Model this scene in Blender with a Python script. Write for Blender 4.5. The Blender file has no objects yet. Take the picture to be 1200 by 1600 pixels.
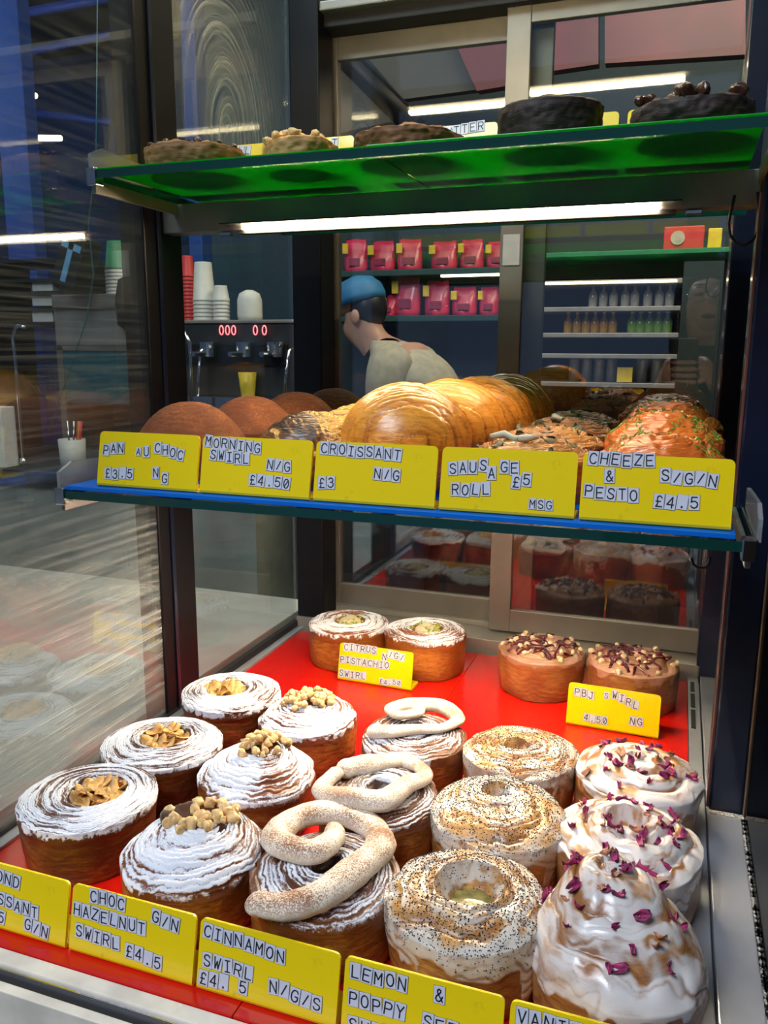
import bpy, bmesh, math, random
import numpy as np
from mathutils import Vector, Matrix
scene = bpy.context.scene
COL = scene.collection
R_ = math.radians

# ------------------------------------------------------------------ camera
CAM = Vector((0.4842, -0.4122, 0.4237)); FPX = 1286.5
YAW, PITCH, ROLL = R_(19.54), R_(11.18), R_(0.30)
fw = Vector((-math.sin(YAW)*math.cos(PITCH), math.cos(YAW)*math.cos(PITCH), -math.sin(PITCH)))
r0 = Vector((math.cos(YAW), math.sin(YAW), 0)); u0 = r0.cross(fw)
rt = r0*math.cos(ROLL)+u0*math.sin(ROLL); up = rt.cross(fw)
cd = bpy.data.cameras.new('camera'); cam = bpy.data.objects.new('camera', cd); COL.objects.link(cam)
M = Matrix((rt, up, -fw)).transposed().to_4x4(); M.translation = CAM; cam.matrix_world = M
cd.sensor_fit = 'VERTICAL'; cd.sensor_height = 32.0; cd.lens = 32.0*FPX/1600; cd.clip_start = 0.01; cd.clip_end = 60
scene.camera = cam
def at(px, py, Y):                      # a photo pixel as a point at depth Y
    d = fw + rt*((px-600)/FPX) - up*((py-800)/FPX)
    return CAM + d*((Y-CAM.y)/d.y)

# ------------------------------------------------------------------ world, light, exposure
scene.view_settings.view_transform = 'Standard'; scene.view_settings.look = 'None'
scene.view_settings.gamma = 1; scene.view_settings.use_curve_mapping = False
scene.view_settings.exposure = 0.28
scene.cycles.transparent_max_bounces = 24; scene.cycles.max_bounces = 10
w = bpy.data.worlds.new('world'); scene.world = w; w.use_nodes = True
w.node_tree.nodes['Background'].inputs[0].default_value = (0.35, 0.5, 0.85, 1)
w.node_tree.nodes['Background'].inputs[1].default_value = 0.13
def area(name, loc, target, size, energy, color, sy=None):
    l = bpy.data.lights.new(name, 'AREA'); l.energy = energy; l.color = color; l.size = size
    if sy: l.shape = 'RECTANGLE'; l.size_y = sy
    o = bpy.data.objects.new(name, l); COL.objects.link(o); o.location = loc
    o.rotation_euler = (Vector(target)-Vector(loc)).to_track_quat('-Z', 'Y').to_euler(); return o
area('street_daylight', (-0.8, -2.1, 3.4), (0.2, 0.1, 0.1), 1.7, 125, (0.80, 0.88, 1.0))
area('kitchen_light', (-1.2, 2.0, 2.3), (-1.2, 2.9, 0.2), 1.8, 26, (1.0, 0.88, 0.72))
area('back_shelf_light', (0.6, 2.4, 2.0), (0.4, 3.2, 0.4), 1.0, 40, (1.0, 0.85, 0.6))
area('hall_light_left', (-4.2, 2.4, 2.2), (-4.2, 5.0, 1.2), 1.5, 40, (0.35, 0.55, 1.0))
LED_W = 185

# ------------------------------------------------------------------ nodes / materials
class NT:
    def __init__(s, name):
        s.m = bpy.data.materials.new(name); s.m.use_nodes = True; s.t = s.m.node_tree
        s.n = s.t.nodes; s.b = s.n['Principled BSDF']; s.out = s.n['Material Output']
    def N(s, kind, **kw):
        nd = s.n.new('ShaderNode'+kind)
        for k, v in kw.items():
            if k in nd.inputs.keys(): s.put(nd.inputs[k], v)
            else: setattr(nd, k, v)
        return nd
    def put(s, inp, v):
        if isinstance(v, bpy.types.NodeSocket): s.t.links.new(v, inp)
        else:
            if hasattr(inp.default_value, '__len__') and not isinstance(v, (int, float)):
                v = tuple(v)
                if len(inp.default_value) == 4 and len(v) == 3: v = v+(1,)
            inp.default_value = v
    def set(s, **kw):
        for k, v in kw.items(): s.put(s.b.inputs[k.replace('_', ' ')], v)
    def obj(s, sc=(1, 1, 1), rot=(0, 0, 0)):
        tc = s.N('TexCoord'); mp = s.N('Mapping'); s.t.links.new(tc.outputs['Object'], mp.inputs['Vector'])
        mp.inputs['Scale'].default_value = sc; mp.inputs['Rotation'].default_value = rot
        return mp.outputs[0]
    def noise(s, scale, vec=None, detail=3, rough=0.55, dist=0.0):
        nd = s.N('TexNoise', Scale=scale, Detail=detail, Roughness=rough, Distortion=dist)
        s.t.links.new(vec if vec is not None else s.obj(), nd.inputs['Vector']); return nd.outputs['Fac']
    def attr(s, name): return s.N('Attribute', attribute_name=name).outputs['Fac']
    def math(s, op, a, b=0.0, c=0.0, clamp=False):
        nd = s.N('Math', operation=op, use_clamp=clamp); s.put(nd.inputs[0], a); s.put(nd.inputs[1], b); s.put(nd.inputs[2], c); return nd.outputs[0]
    def step(s, v, a, b, lo=0.0, hi=1.0):
        nd = s.N('MapRange', interpolation_type='SMOOTHSTEP'); s.put(nd.inputs[0], v)
        for i, x in enumerate((a, b, lo, hi)): s.put(nd.inputs[i+1], x)
        return nd.outputs[0]
    def mix(s, f, a, b):
        nd = s.N('Mix', data_type='RGBA'); s.put(nd.inputs[0], f); s.put(nd.inputs[6], a); s.put(nd.inputs[7], b); return nd.outputs[2]
    def bump(s, h, strength=0.5, dist=0.001):
        nd = s.N('Bump', Strength=strength, Distance=dist); s.put(nd.inputs['Height'], h); s.put(s.b.inputs['Normal'], nd.outputs[0]); return nd.outputs[0]

def plain(name, color, rough=0.5, metal=0.0, coat=0.0, var=0.12, vs=30, bump=0.0, bs=200, spec=0.5):
    t = NT(name); n = t.noise(vs)
    c2 = tuple(max(0, c*(1-var)) for c in color); c1 = tuple(min(1, c*(1+var)) for c in color)
    t.set(Base_Color=t.mix(t.step(n, 0.3, 0.7), c2, c1), Roughness=rough, Metallic=metal, Coat_Weight=coat)
    t.b.inputs['Specular IOR Level'].default_value = spec
    if bump: t.bump(t.noise(bs), bump)
    return t.m
def emit(name, color, s):
    t = NT(name); t.set(Base_Color=(0.8, 0.8, 0.8), Emission_Color=color, Emission_Strength=s); return t.m
def brushed(name, color=(0.55, 0.55, 0.55), rough=0.3, axis=0, metal=1.0):
    t = NT(name); sc = [600, 600, 600]; sc[axis] = 8
    n = t.noise(1.0, t.obj(tuple(sc)), 2); n2 = t.noise(12)
    t.set(Base_Color=t.mix(t.step(n2, 0.3, 0.7), tuple(c*0.82 for c in color), color), Metallic=metal,
          Roughness=t.math('ADD', t.math('MULTIPLY', n, 0.15), rough-0.05))
    t.bump(n, 0.15, 0.0004); return t.m
def glass(name, tint=(0.9, 0.96, 0.94), refl=0.08, k=1.0, smear=None, rgh=0.02):
    t = NT(name); tr = t.N('BsdfTransparent', Color=tint); gl = t.N('BsdfGlossy', Roughness=rgh, Color=(1, 1, 1))
    fr = t.N('LayerWeight', Blend=0.35)
    f = t.math('ADD', t.math('MULTIPLY', t.math('POWER', fr.outputs['Facing'], 3.0), k*0.35), refl, clamp=True)
    mx = t.N('MixShader'); t.put(mx.inputs[0], f); t.put(mx.inputs[1], tr.outputs[0]); t.put(mx.inputs[2], gl.outputs[0])
    last = mx.outputs[0]
    if smear: 
        fac, colr = smear(t); df = t.N('BsdfDiffuse', Color=colr)
        m2 = t.N('MixShader'); t.put(m2.inputs[0], fac); t.put(m2.inputs[1], last); t.put(m2.inputs[2], df.outputs[0]); last = m2.outputs[0]
    t.put(t.out.inputs[0], last); return t.m
def haze(base, amp, swirl=False, lo=None, ang=0.55):
    def f(t):
        tc = t.N('TexCoord'); sp = t.N('SeparateXYZ'); t.put(sp.inputs[0], tc.outputs['Object'])
        n0 = t.noise(7, tc.outputs['Object'], 3)
        if swirl:
            mp = t.N('Mapping'); t.put(mp.inputs[0], tc.outputs['Object']); mp.inputs['Location'].default_value = (0, -0.56, -0.45)
            mp.inputs['Scale'].default_value = (1, 1.0, 0.62)
            nv = t.N('TexNoise', Scale=5.0, Detail=1.0); t.put(nv.inputs['Vector'], tc.outputs['Object'])
            vm = t.N('VectorMath', operation='SCALE'); t.put(vm.inputs[0], nv.outputs['Color']); vm.inputs['Scale'].default_value = 0.06
            va = t.N('VectorMath', operation='ADD'); t.put(va.inputs[0], mp.outputs[0]); t.put(va.inputs[1], vm.outputs[0])
            ln = t.N('VectorMath', operation='LENGTH'); t.put(ln.inputs[0], va.outputs[0])
            st = t.N('CombineXYZ'); t.put(st.inputs[0], t.math('MULTIPLY', ln.outputs['Value'], 230.0))
            nn = t.N('TexNoise', Scale=1.0, Detail=4.0, Roughness=0.7); t.put(nn.inputs['Vector'], st.outputs[0])
            s = t.math('MULTIPLY', t.step(nn.outputs['Fac'], 0.38, 0.8), t.step(ln.outputs['Value'], 0.03, 0.20, 1.0, 0.25))
        else:
            mp = t.N('Mapping'); t.put(mp.inputs[0], tc.outputs['Object']); mp.inputs['Rotation'].default_value = (ang, 0, 0)
            mp.inputs['Scale'].default_value = (1, 5, 260)
            nn = t.N('TexNoise', Scale=1.0, Detail=4.0, Roughness=0.65); t.put(nn.inputs['Vector'], mp.outputs[0])
            s = t.step(nn.outputs['Fac'], 0.4, 0.8)
        fac = t.math('ADD', t.math('MULTIPLY', t.math('MULTIPLY', s, t.step(n0, 0.3, 0.7, 0.3, 1.0)), amp), base)
        if lo is not None: fac = t.math('MULTIPLY', fac, t.step(sp.outputs['Z'], lo[0], lo[1], lo[2], lo[3]))
        return fac, (0.78, 0.80, 0.78)
    return f

# ------------------------------------------------------------------ mesh helpers
def link(name, me, mats, parent=None, smooth=False, auto=False):
    o = bpy.data.objects.new(name, me); COL.objects.link(o)
    if not isinstance(mats, (list, tuple)): mats = [mats]
    if not me.materials:
        for m in mats: me.materials.append(m)
    if smooth: me.polygons.foreach_set('use_smooth', np.ones(len(me.polygons), bool))
    if parent: o.parent = parent
    return o
class MB:
    def __init__(s): s.bm = bmesh.new(); s.mi = 0
    def _mark(s, vs):
        for f in {f for v in vs for f in v.link_faces}: f.material_index = s.mi
    def box(s, x0, x1, y0, y1, z0, z1, bev=0.0):
        r = bmesh.ops.create_cube(s.bm, size=1, matrix=Matrix.Translation(((x0+x1)/2, (y0+y1)/2, (z0+z1)/2)) @ Matrix.Diagonal((x1-x0, y1-y0, z1-z0, 1)))
        vs = r['verts']; s._mark(vs)
        if bev:
            es = list({e for v in vs for e in v.link_edges})
            bmesh.ops.bevel(s.bm, geom=es, offset=bev, segments=2, affect='EDGES', profile=0.6)
        return s
    def cyl(s, c, r1, r2, h, seg=20, axis='Z', caps=True):
        m = Matrix.Translation(c)
        if axis == 'X': m = m @ Matrix.Rotation(R_(90), 4, 'Y')
        if axis == 'Y': m = m @ Matrix.Rotation(R_(-90), 4, 'X')
        m = m @ Matrix.Translation((0, 0, h/2))
        r = bmesh.ops.create_cone(s.bm, cap_ends=caps, segments=seg, radius1=r1, radius2=r2, depth=h, matrix=m); s._mark(r['verts']); return s
    def ball(s, c, sc, rot=(0, 0, 0), sub=2):
        from mathutils import Euler
        m = Matrix.Translation(c) @ Euler(rot).to_matrix().to_4x4() @ Matrix.Diagonal((*sc, 1))
        r = bmesh.ops.create_icosphere(s.bm, subdivisions=sub, radius=1, matrix=m); s._mark(r['verts']); return s
    def lathe(s, prof, c=(0, 0, 0), seg=24):
        c = Vector(c); rings = []
        for r, z in prof:
            rings.append([s.bm.verts.new(c+Vector((r*math.cos(a), r*math.sin(a), z))) for a in [2*math.pi*i/seg for i in range(seg)]])
        for a, b in zip(rings, rings[1:]):
            for i in range(seg):
                f = s.bm.faces.new((a[i], a[(i+1) % seg], b[(i+1) % seg], b[i])); f.material_index = s.mi
        for rr, flip in ((rings[0], True), (rings[-1], False)):
            f = s.bm.faces.new(rr[::-1] if flip else rr); f.material_index = s.mi
        return s
    def tube(s, pts, r, seg=8):
        pts = [Vector(p) for p in pts]; rings = []; n = len(pts); prev = None
        for i, p in enumerate(pts):
            d = (pts[min(i+1, n-1)]-pts[max(i-1, 0)]).normalized()
            if prev is None: a = d.orthogonal().normalized()
            else: a = (prev-d*prev.dot(d)).normalized()
            prev = a; b = d.cross(a); rr = r[i] if isinstance(r, (list, tuple)) else r
            rings.append([s.bm.verts.new(p+(a*math.cos(t)+b*math.sin(t))*rr) for t in [2*math.pi*k/seg for k in range(seg)]])
        for a, b in zip(rings, rings[1:]):
            for i in range(seg):
                f = s.bm.faces.new((a[i], a[(i+1) % seg], b[(i+1) % seg], b[i])); f.material_index = s.mi; f.smooth = True
        for rr in (rings[0][::-1], rings[-1]): s.bm.faces.new(rr).material_index = s.mi
        return s
    def prism(s, poly, o, ax, ay, az, t):          # outline poly in (ax, ay), thickness t along az
        o, ax, ay, az = map(Vector, (o, ax, ay, az))
        a = [s.bm.verts.new(o+ax*p[0]+ay*p[1]) for p in poly]; b = [s.bm.verts.new(v.co+az*t) for v in a]; n = len(a)
        fs = [s.bm.faces.new(a[::-1]), s.bm.faces.new(b)]+[s.bm.faces.new((a[i], a[(i+1) % n], b[(i+1) % n], b[i])) for i in range(n)]
        for f in fs: f.material_index = s.mi
        return s
    def done(s, name, mats, parent=None, smooth=False):
        bmesh.ops.recalc_face_normals(s.bm, faces=s.bm.faces[:])
        me = bpy.data.meshes.new(name); s.bm.to_mesh(me); s.bm.free(); return link(name, me, mats, parent, smooth)
def tag(o, label=None, cat=None, group=None, kind=None):
    for k, v in (('label', label), ('category', cat), ('group', group), ('kind', kind)):
        if v: o[k] = v
    return o
def empty(name, loc=(0, 0, 0), rz=0.0, label=None, cat=None, group=None):
    o = bpy.data.objects.new(name, None); COL.objects.link(o); o.location = loc; o.rotation_euler = (0, 0, rz); o.empty_display_size = 0.02
    return tag(o, label, cat, group)
def copy_tree(o, parent=None):
    c = o.copy(); COL.objects.link(c); c.parent = parent
    for ch in list(o.children): copy_tree(ch, c)
    return c
def grid_mesh(name, P, attrs=None, closed=True, cap0=True, cap1=True):
    nr, nt = P.shape[:2]; V = P.reshape(-1, 3); idx = np.arange(nr*nt).reshape(nr, nt)
    a = idx[:-1]; b = idx[1:]
    if closed: F = np.stack([a, np.roll(a, -1, 1), np.roll(b, -1, 1), b], -1).reshape(-1, 4)
    else: F = np.stack([a[:, :-1], a[:, 1:], b[:, 1:], b[:, :-1]], -1).reshape(-1, 4)
    loops = F.ravel(); starts = np.arange(0, len(loops), 4); tot = np.full(len(F), 4)
    ex = []
    if cap0: ex.append(idx[0][::-1])
    if cap1: ex.append(idx[-1])
    for e in ex:
        starts = np.append(starts, len(loops)); tot = np.append(tot, len(e)); loops = np.append(loops, e)
    me = bpy.data.meshes.new(name); me.vertices.add(len(V)); me.vertices.foreach_set('co', V.astype(np.float32).ravel())
    me.loops.add(len(loops)); me.loops.foreach_set('vertex_index', loops.astype(np.int32))
    me.polygons.add(len(starts)); me.polygons.foreach_set('loop_start', starts.astype(np.int32)); me.polygons.foreach_set('loop_total', tot.astype(np.int32))
    me.polygons.foreach_set('use_smooth', np.ones(len(starts), bool))
    for k, A in (attrs or {}).items():
        at_ = me.attributes.new(k, 'FLOAT', 'POINT'); at_.data.foreach_set('value', A.astype(np.float32).ravel())
    me.update(); me.validate(); return me
def vnoise(x, y, z, seed=0):
    x, y, z = np.broadcast_arrays(x, y, z); xi, yi, zi = np.floor(x).astype(np.int64), np.floor(y).astype(np.int64), np.floor(z).astype(np.int64)
    fx, fy, fz = x-xi, y-yi, z-zi; fx, fy, fz = [f*f*(3-2*f) for f in (fx, fy, fz)]
    def h(a, b, c):
        n = (a*374761393+b*668265263+c*1274126177+seed*974634777) & 0xffffffff
        n = ((n ^ (n >> 13))*1274126177) & 0xffffffff; n = ((n ^ (n >> 16))*2246822519) & 0xffffffff
        return ((n ^ (n >> 15)) & 0xffff)/65535.0
    def L(a, b, t): return a+(b-a)*t
    return L(L(L(h(xi, yi, zi), h(xi+1, yi, zi), fx), L(h(xi, yi+1, zi), h(xi+1, yi+1, zi), fx), fy),
             L(L(h(xi, yi, zi+1), h(xi+1, yi, zi+1), fx), L(h(xi, yi+1, zi+1), h(xi+1, yi+1, zi+1), fx), fy), fz)*2-1
def sst(x, a, b): t = np.clip((x-a)/(b-a), 0, 1); return t*t*(3-2*t)

# ------------------------------------------------------------------ materials
M_ = {}
M_['navy'] = plain('navy_painted_metal', (0.006, 0.010, 0.028), 0.28, 0.0, 0.4, 0.2, 8)
M_['black'] = plain('black_painted_metal', (0.004, 0.004, 0.006), 0.45, 0, 0.0, spec=0.25)
M_['blackmatte'] = plain('matt_black_plastic', (0.012, 0.012, 0.014), 0.55)
M_['steel'] = brushed('brushed_steel', (0.50, 0.52, 0.56), 0.38, 1, 0.55)
M_['steelx'] = brushed('brushed_steel_rail', (0.36, 0.33, 0.29), 0.42, 0, 0.5)
M_['doorsteel'] = brushed('door_steel', (0.27, 0.245, 0.21), 0.42, 2, 0.6)
M_['ivory'] = plain('ivory_strip', (0.86, 0.78, 0.65), 0.4)
M_['chrome'] = plain('chrome', (0.7, 0.7, 0.72), 0.12, 1.0, 0, 0.03)
M_['white'] = plain('white_card', (0.75, 0.75, 0.72), 0.5, var=0.04)
M_['led'] = emit('led_tube', (1.0, 0.80, 0.52), LED_W)
M_['ledlow'] = emit('led_tube_lower', (1.0, 0.84, 0.60), LED_W*1.45)
M_['ledtop'] = emit('led_tube_top', (1.0, 0.78, 0.45), LED_W*0.32)
M_['glass_door'] = glass('door_glass', (0.86, 0.90, 0.90), 0.15, 0.7)
M_['glass_shelf'] = glass('shelf_glass', (0.90, 0.97, 0.94), 0.004, 0.12, rgh=0.05)
M_['glass_left'] = glass('side_glass_front', (0.84, 0.9, 0.9), 0.15, 0.9, haze(0.06, 0.80, False, (0.02, 0.40, 1.0, 0.10)))
M_['glass_swirl'] = glass('side_glass_rear', (0.86, 0.92, 0.92), 0.10, 0.8, haze(0.015, 1.0, True, (0.58, 0.70, 0.10, 1.0)))
M_['glass_right'] = glass('side_glass_dark', (0.10, 0.12, 0.2), 0.05, 0.8)
t = NT('shelf_glass_edge'); t.set(Base_Color=(0.004, 0.045, 0.036), Roughness=0.08, Coat_Weight=1.0); M_['glass_edge'] = t.m
t = NT('clear_acrylic'); t.set(Base_Color=(0.8, 0.85, 0.9), Roughness=0.08, Transmission_Weight=0.85, IOR=1.4); M_['acrylic'] = t.m
def board(name, col, tl):
    t = NT(name); tr = t.N('BsdfTranslucent', Color=tl); mx = t.N('MixShader'); mx.inputs[0].default_value = 0.40
    t.set(Base_Color=t.mix(t.noise(14), tuple(c*0.85 for c in col), col), Roughness=0.25); t.bump(t.noise(900), 0.06, 0.0003)
    t.put(mx.inputs[1], t.b.outputs[0]); t.put(mx.inputs[2], tr.outputs[0]); t.put(t.out.inputs[0], mx.outputs[0]); return t.m
M_['green'] = board('green_board', (0.0, 0.36, 0.025), (0.0, 0.85, 0.03))
M_['blue'] = board('blue_board', (0.006, 0.28, 0.95), (0.0, 0.2, 0.9))
t = NT('red_board'); t.set(Base_Color=t.mix(t.noise(9), (0.56, 0.004, 0.002), (0.68, 0.012, 0.005)), Roughness=t.math('ADD', t.math('MULTIPLY', t.noise(60), 0.2), 0.12)); M_['red'] = t.m
def labelmat(name, c):
    t = NT(name); n = t.noise(55, detail=5); d = t.step(n, 0.62, 0.80, 0, 0.35); n2 = t.noise(300)
    t.set(Base_Color=t.mix(t.math('MULTIPLY', d, t.step(n2, 0.4, 0.6)), c, (0.35, 0.27, 0.02)), Roughness=0.22, Coat_Weight=0.3); return t.m
M_['yellow'] = labelmat('yellow_plastic', (0.96, 0.70, 0.004))
M_['tile'] = plain('letter_tile_white', (0.66, 0.68, 0.78), 0.35, var=0.05)
M_['tileedge'] = plain('letter_tile_edge', (0.10, 0.10, 0.14), 0.5)
M_['ink'] = plain('black_ink', (0.012, 0.012, 0.016), 0.5)

def crust(name, light, dark, sugar=(0.86, 0.87, 0.92), ice=(0.80, 0.76, 0.70), choc=(0.05, 0.016, 0.008), coat=0.35, rough=0.42, specks=None, dust=None):
    t = NT(name); fold = t.attr('fold'); sug = t.attr('sug'); icea = t.attr('ice'); ch = t.attr('choc'); bk = t.attr('bake')
    co = t.obj((1, 1, 1)); n1 = t.noise(60, co, 4, 0.6); n2 = t.noise(1.0, t.obj((90, 90, 420)), 4, 0.6, 0.6); nf = t.noise(700, co, 3, 0.6)
    f = t.math('ADD', t.math('ADD', t.math('MULTIPLY', n2, 0.7), t.math('MULTIPLY', n1, 0.4)), t.math('MULTIPLY', bk, 0.6))
    col = t.mix(t.step(f, 0.35, 1.0), light, dark)
    col = t.mix(t.math('MULTIPLY', ch, t.step(n1, 0.2, 0.5, 0.6, 1.0)), col, choc)
    # powdered sugar catches on the ridges
    sf = t.math('ADD', t.math('MULTIPLY', sug, t.math('ADD', t.math('MULTIPLY', fold, 0.95), 0.16)), t.math('MULTIPLY', t.math('SUBTRACT', nf, 0.5), 0.55))
    sf = t.math('ADD', sf, t.math('MULTIPLY', t.math('SUBTRACT', n1, 0.5), 0.35))
    sfac = t.step(sf, 0.30, 0.56); col = t.mix(sfac, col, sugar)
    ifac = t.step(t.math('ADD', icea, t.math('MULTIPLY', t.math('SUBTRACT', n1, 0.5), 0.7)), 0.42, 0.95)
    col = t.mix(t.math('MULTIPLY', ifac, t.step(fold, 0.15, 0.65, 0.22, 0.95)), col, ice)
    if specks:
        v = t.N('TexVoronoi', Scale=520.0); t.put(v.inputs['Vector'], co)
        sp = t.math('MULTIPLY', t.step(v.outputs['Distance'], 0.26, 0.36, 1.0, 0.0), t.step(t.math('ADD', t.math('MULTIPLY', t.attr('top'), 0.55), t.math('MULTIPLY', t.math('SUBTRACT', n1, .5), 1.6)), 0.45, 0.8))
        col = t.mix(sp, col, specks)
    if dust:
        dn = t.step(t.math('ADD', nf, t.math('MULTIPLY', n1, 0.5)), 0.50, 0.85, 0.25, 1.0)
        col = t.mix(t.math('MULTIPLY', dn, t.math('MULTIPLY', t.attr('top'), 0.95)), col, dust)
    rg = t.math('ADD', rough, t.math('MULTIPLY', sfac, 0.45), clamp=True)
    rg = t.math('SUBTRACT', rg, t.math('MULTIPLY', ifac, 0.16), clamp=True)
    t.set(Base_Color=col, Roughness=rg, Coat_Weight=t.math('MULTIPLY', t.math('SUBTRACT', 1.0, sfac), coat), Coat_Roughness=0.25)
    t.b.inputs['Subsurface Weight'].default_value = 0.0
    h = t.math('ADD', t.math('MULTIPLY', n2, t.math('SUBTRACT', 1.0, t.math('MULTIPLY', ifac, 0.8))), t.math('MULTIPLY', nf, t.math('MULTIPLY', sfac, 0.8)))
    t.bump(h, 0.55, 0.0012); return t.m
M_['c_alm'] = crust('almond_cruffin_crust', (0.42, 0.17, 0.030), (0.10, 0.026, 0.006))
M_['c_haz'] = crust('hazelnut_swirl_crust', (0.60, 0.25, 0.045), (0.17, 0.042, 0.008))
M_['c_cin'] = crust('cinnamon_swirl_crust', (0.64, 0.31, 0.06), (0.18, 0.05, 0.010))
M_['c_lem'] = crust('lemon_swirl_crust', (0.62, 0.33, 0.09), (0.26, 0.09, 0.02), ice=(0.70, 0.66, 0.58), specks=(0.035, 0.04, 0.05))
M_['c_van'] = crust('rose_swirl_crust', (0.55, 0.27, 0.085), (0.28, 0.10, 0.025), ice=(0.76, 0.72, 0.69), coat=0.6)
M_['c_cit'] = crust('citrus_cruffin_crust', (0.66, 0.27, 0.04), (0.26, 0.065, 0.010))
M_['c_pbj'] = crust('jam_swirl_crust', (0.52, 0.23, 0.06), (0.25, 0.075, 0.02), ice=(0.50, 0.27, 0.19), choc=(0.06, 0.004, 0.006), coat=0.7)
M_['c_pan'] = crust('cocoa_bun_crust', (0.50, 0.17, 0.03), (0.14, 0.032, 0.008), dust=(0.17, 0.040, 0.010), coat=0.0, rough=0.82)
M_['c_mor'] = crust('morning_swirl_crust', (0.62, 0.30, 0.05), (0.28, 0.09, 0.015), choc=(0.03, 0.011, 0.006), sugar=(0.72, 0.42, 0.11))
M_['c_cro'] = crust('croissant_crust', (0.92, 0.37, 0.035), (0.40, 0.095, 0.008), coat=0.5, rough=0.36)
M_['c_sau'] = crust('sausage_roll_crust', (0.62, 0.27, 0.06), (0.27, 0.085, 0.02), coat=0.3)
M_['c_chz'] = crust('cheese_pesto_crust', (0.80, 0.27, 0.03), (0.42, 0.075, 0.010), dust=(0.62, 0.13, 0.012), coat=0.6, rough=0.35)
M_['cookie_light'] = crust('oat_cookie', (0.50, 0.30, 0.12), (0.28, 0.13, 0.04), coat=0, rough=0.7)
M_['cookie_tan'] = crust('nut_cookie', (0.58, 0.36, 0.13), (0.40, 0.20, 0.06), coat=0, rough=0.7)
M_['cookie_brown'] = crust('brown_cookie', (0.34, 0.15, 0.055), (0.18, 0.065, 0.022), coat=0, rough=0.7)
M_['cookie_dark'] = crust('cocoa_cookie', (0.055, 0.028, 0.018), (0.022, 0.010, 0.008), coat=0, rough=0.65)
M_['almond'] = plain('toasted_almond', (0.74, 0.40, 0.12), 0.45, var=0.4, vs=120, bump=0.3, bs=400)
M_['hazel'] = plain('roasted_hazelnut', (0.80, 0.52, 0.22), 0.45, var=0.25, vs=200, bump=0.4, bs=700)
M_['choc'] = plain('chocolate', (0.055, 0.018, 0.010), 0.3, coat=0.3, bump=0.3, bs=150)
t = NT('piped_cream'); n = t.noise(900, detail=2); n3 = t.noise(28); nz = t.N('NewGeometry'); sx = t.N('SeparateXYZ'); t.put(sx.inputs[0], nz.outputs['Normal'])
fc = t.math('MULTIPLY', t.step(t.math('ADD', n, t.math('MULTIPLY', n3, 0.9)), 0.80, 1.12), t.attr('dusted'))
t.set(Base_Color=t.mix(fc, (0.95, 0.83, 0.66), (0.30, 0.11, 0.035)), Roughness=0.45); t.bump(t.noise(90), 0.25, 0.001); M_['cream'] = t.m
M_['petal'] = plain('dried_rose_petal', (0.30, 0.02, 0.10), 0.6, var=0.7, vs=160)
M_['petal_pale'] = plain('pale_rose_petal', (0.62, 0.28, 0.16), 0.6, var=0.5, vs=160)
M_['seed'] = plain('poppy_seed', (0.018, 0.022, 0.032), 0.5)
M_['pist'] = plain('pistachio', (0.42, 0.46, 0.06), 0.5, var=0.4, vs=200)
M_['custard'] = plain('pale_custard', (0.72, 0.62, 0.38), 0.4)
M_['peanut'] = plain('chopped_peanut', (0.72, 0.52, 0.30), 0.5)
M_['jam'] = plain('berry_jam', (0.10, 0.004, 0.008), 0.12, coat=0.8)
M_['herb'] = plain('dried_herb', (0.16, 0.26, 0.02), 0.6, var=0.5, vs=300)
M_['pumpkin'] = plain('pumpkin_seed', (0.12, 0.11, 0.06), 0.7, var=0.4)
M_['onion'] = plain('pale_onion', (0.40, 0.40, 0.30), 0.4)

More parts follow.
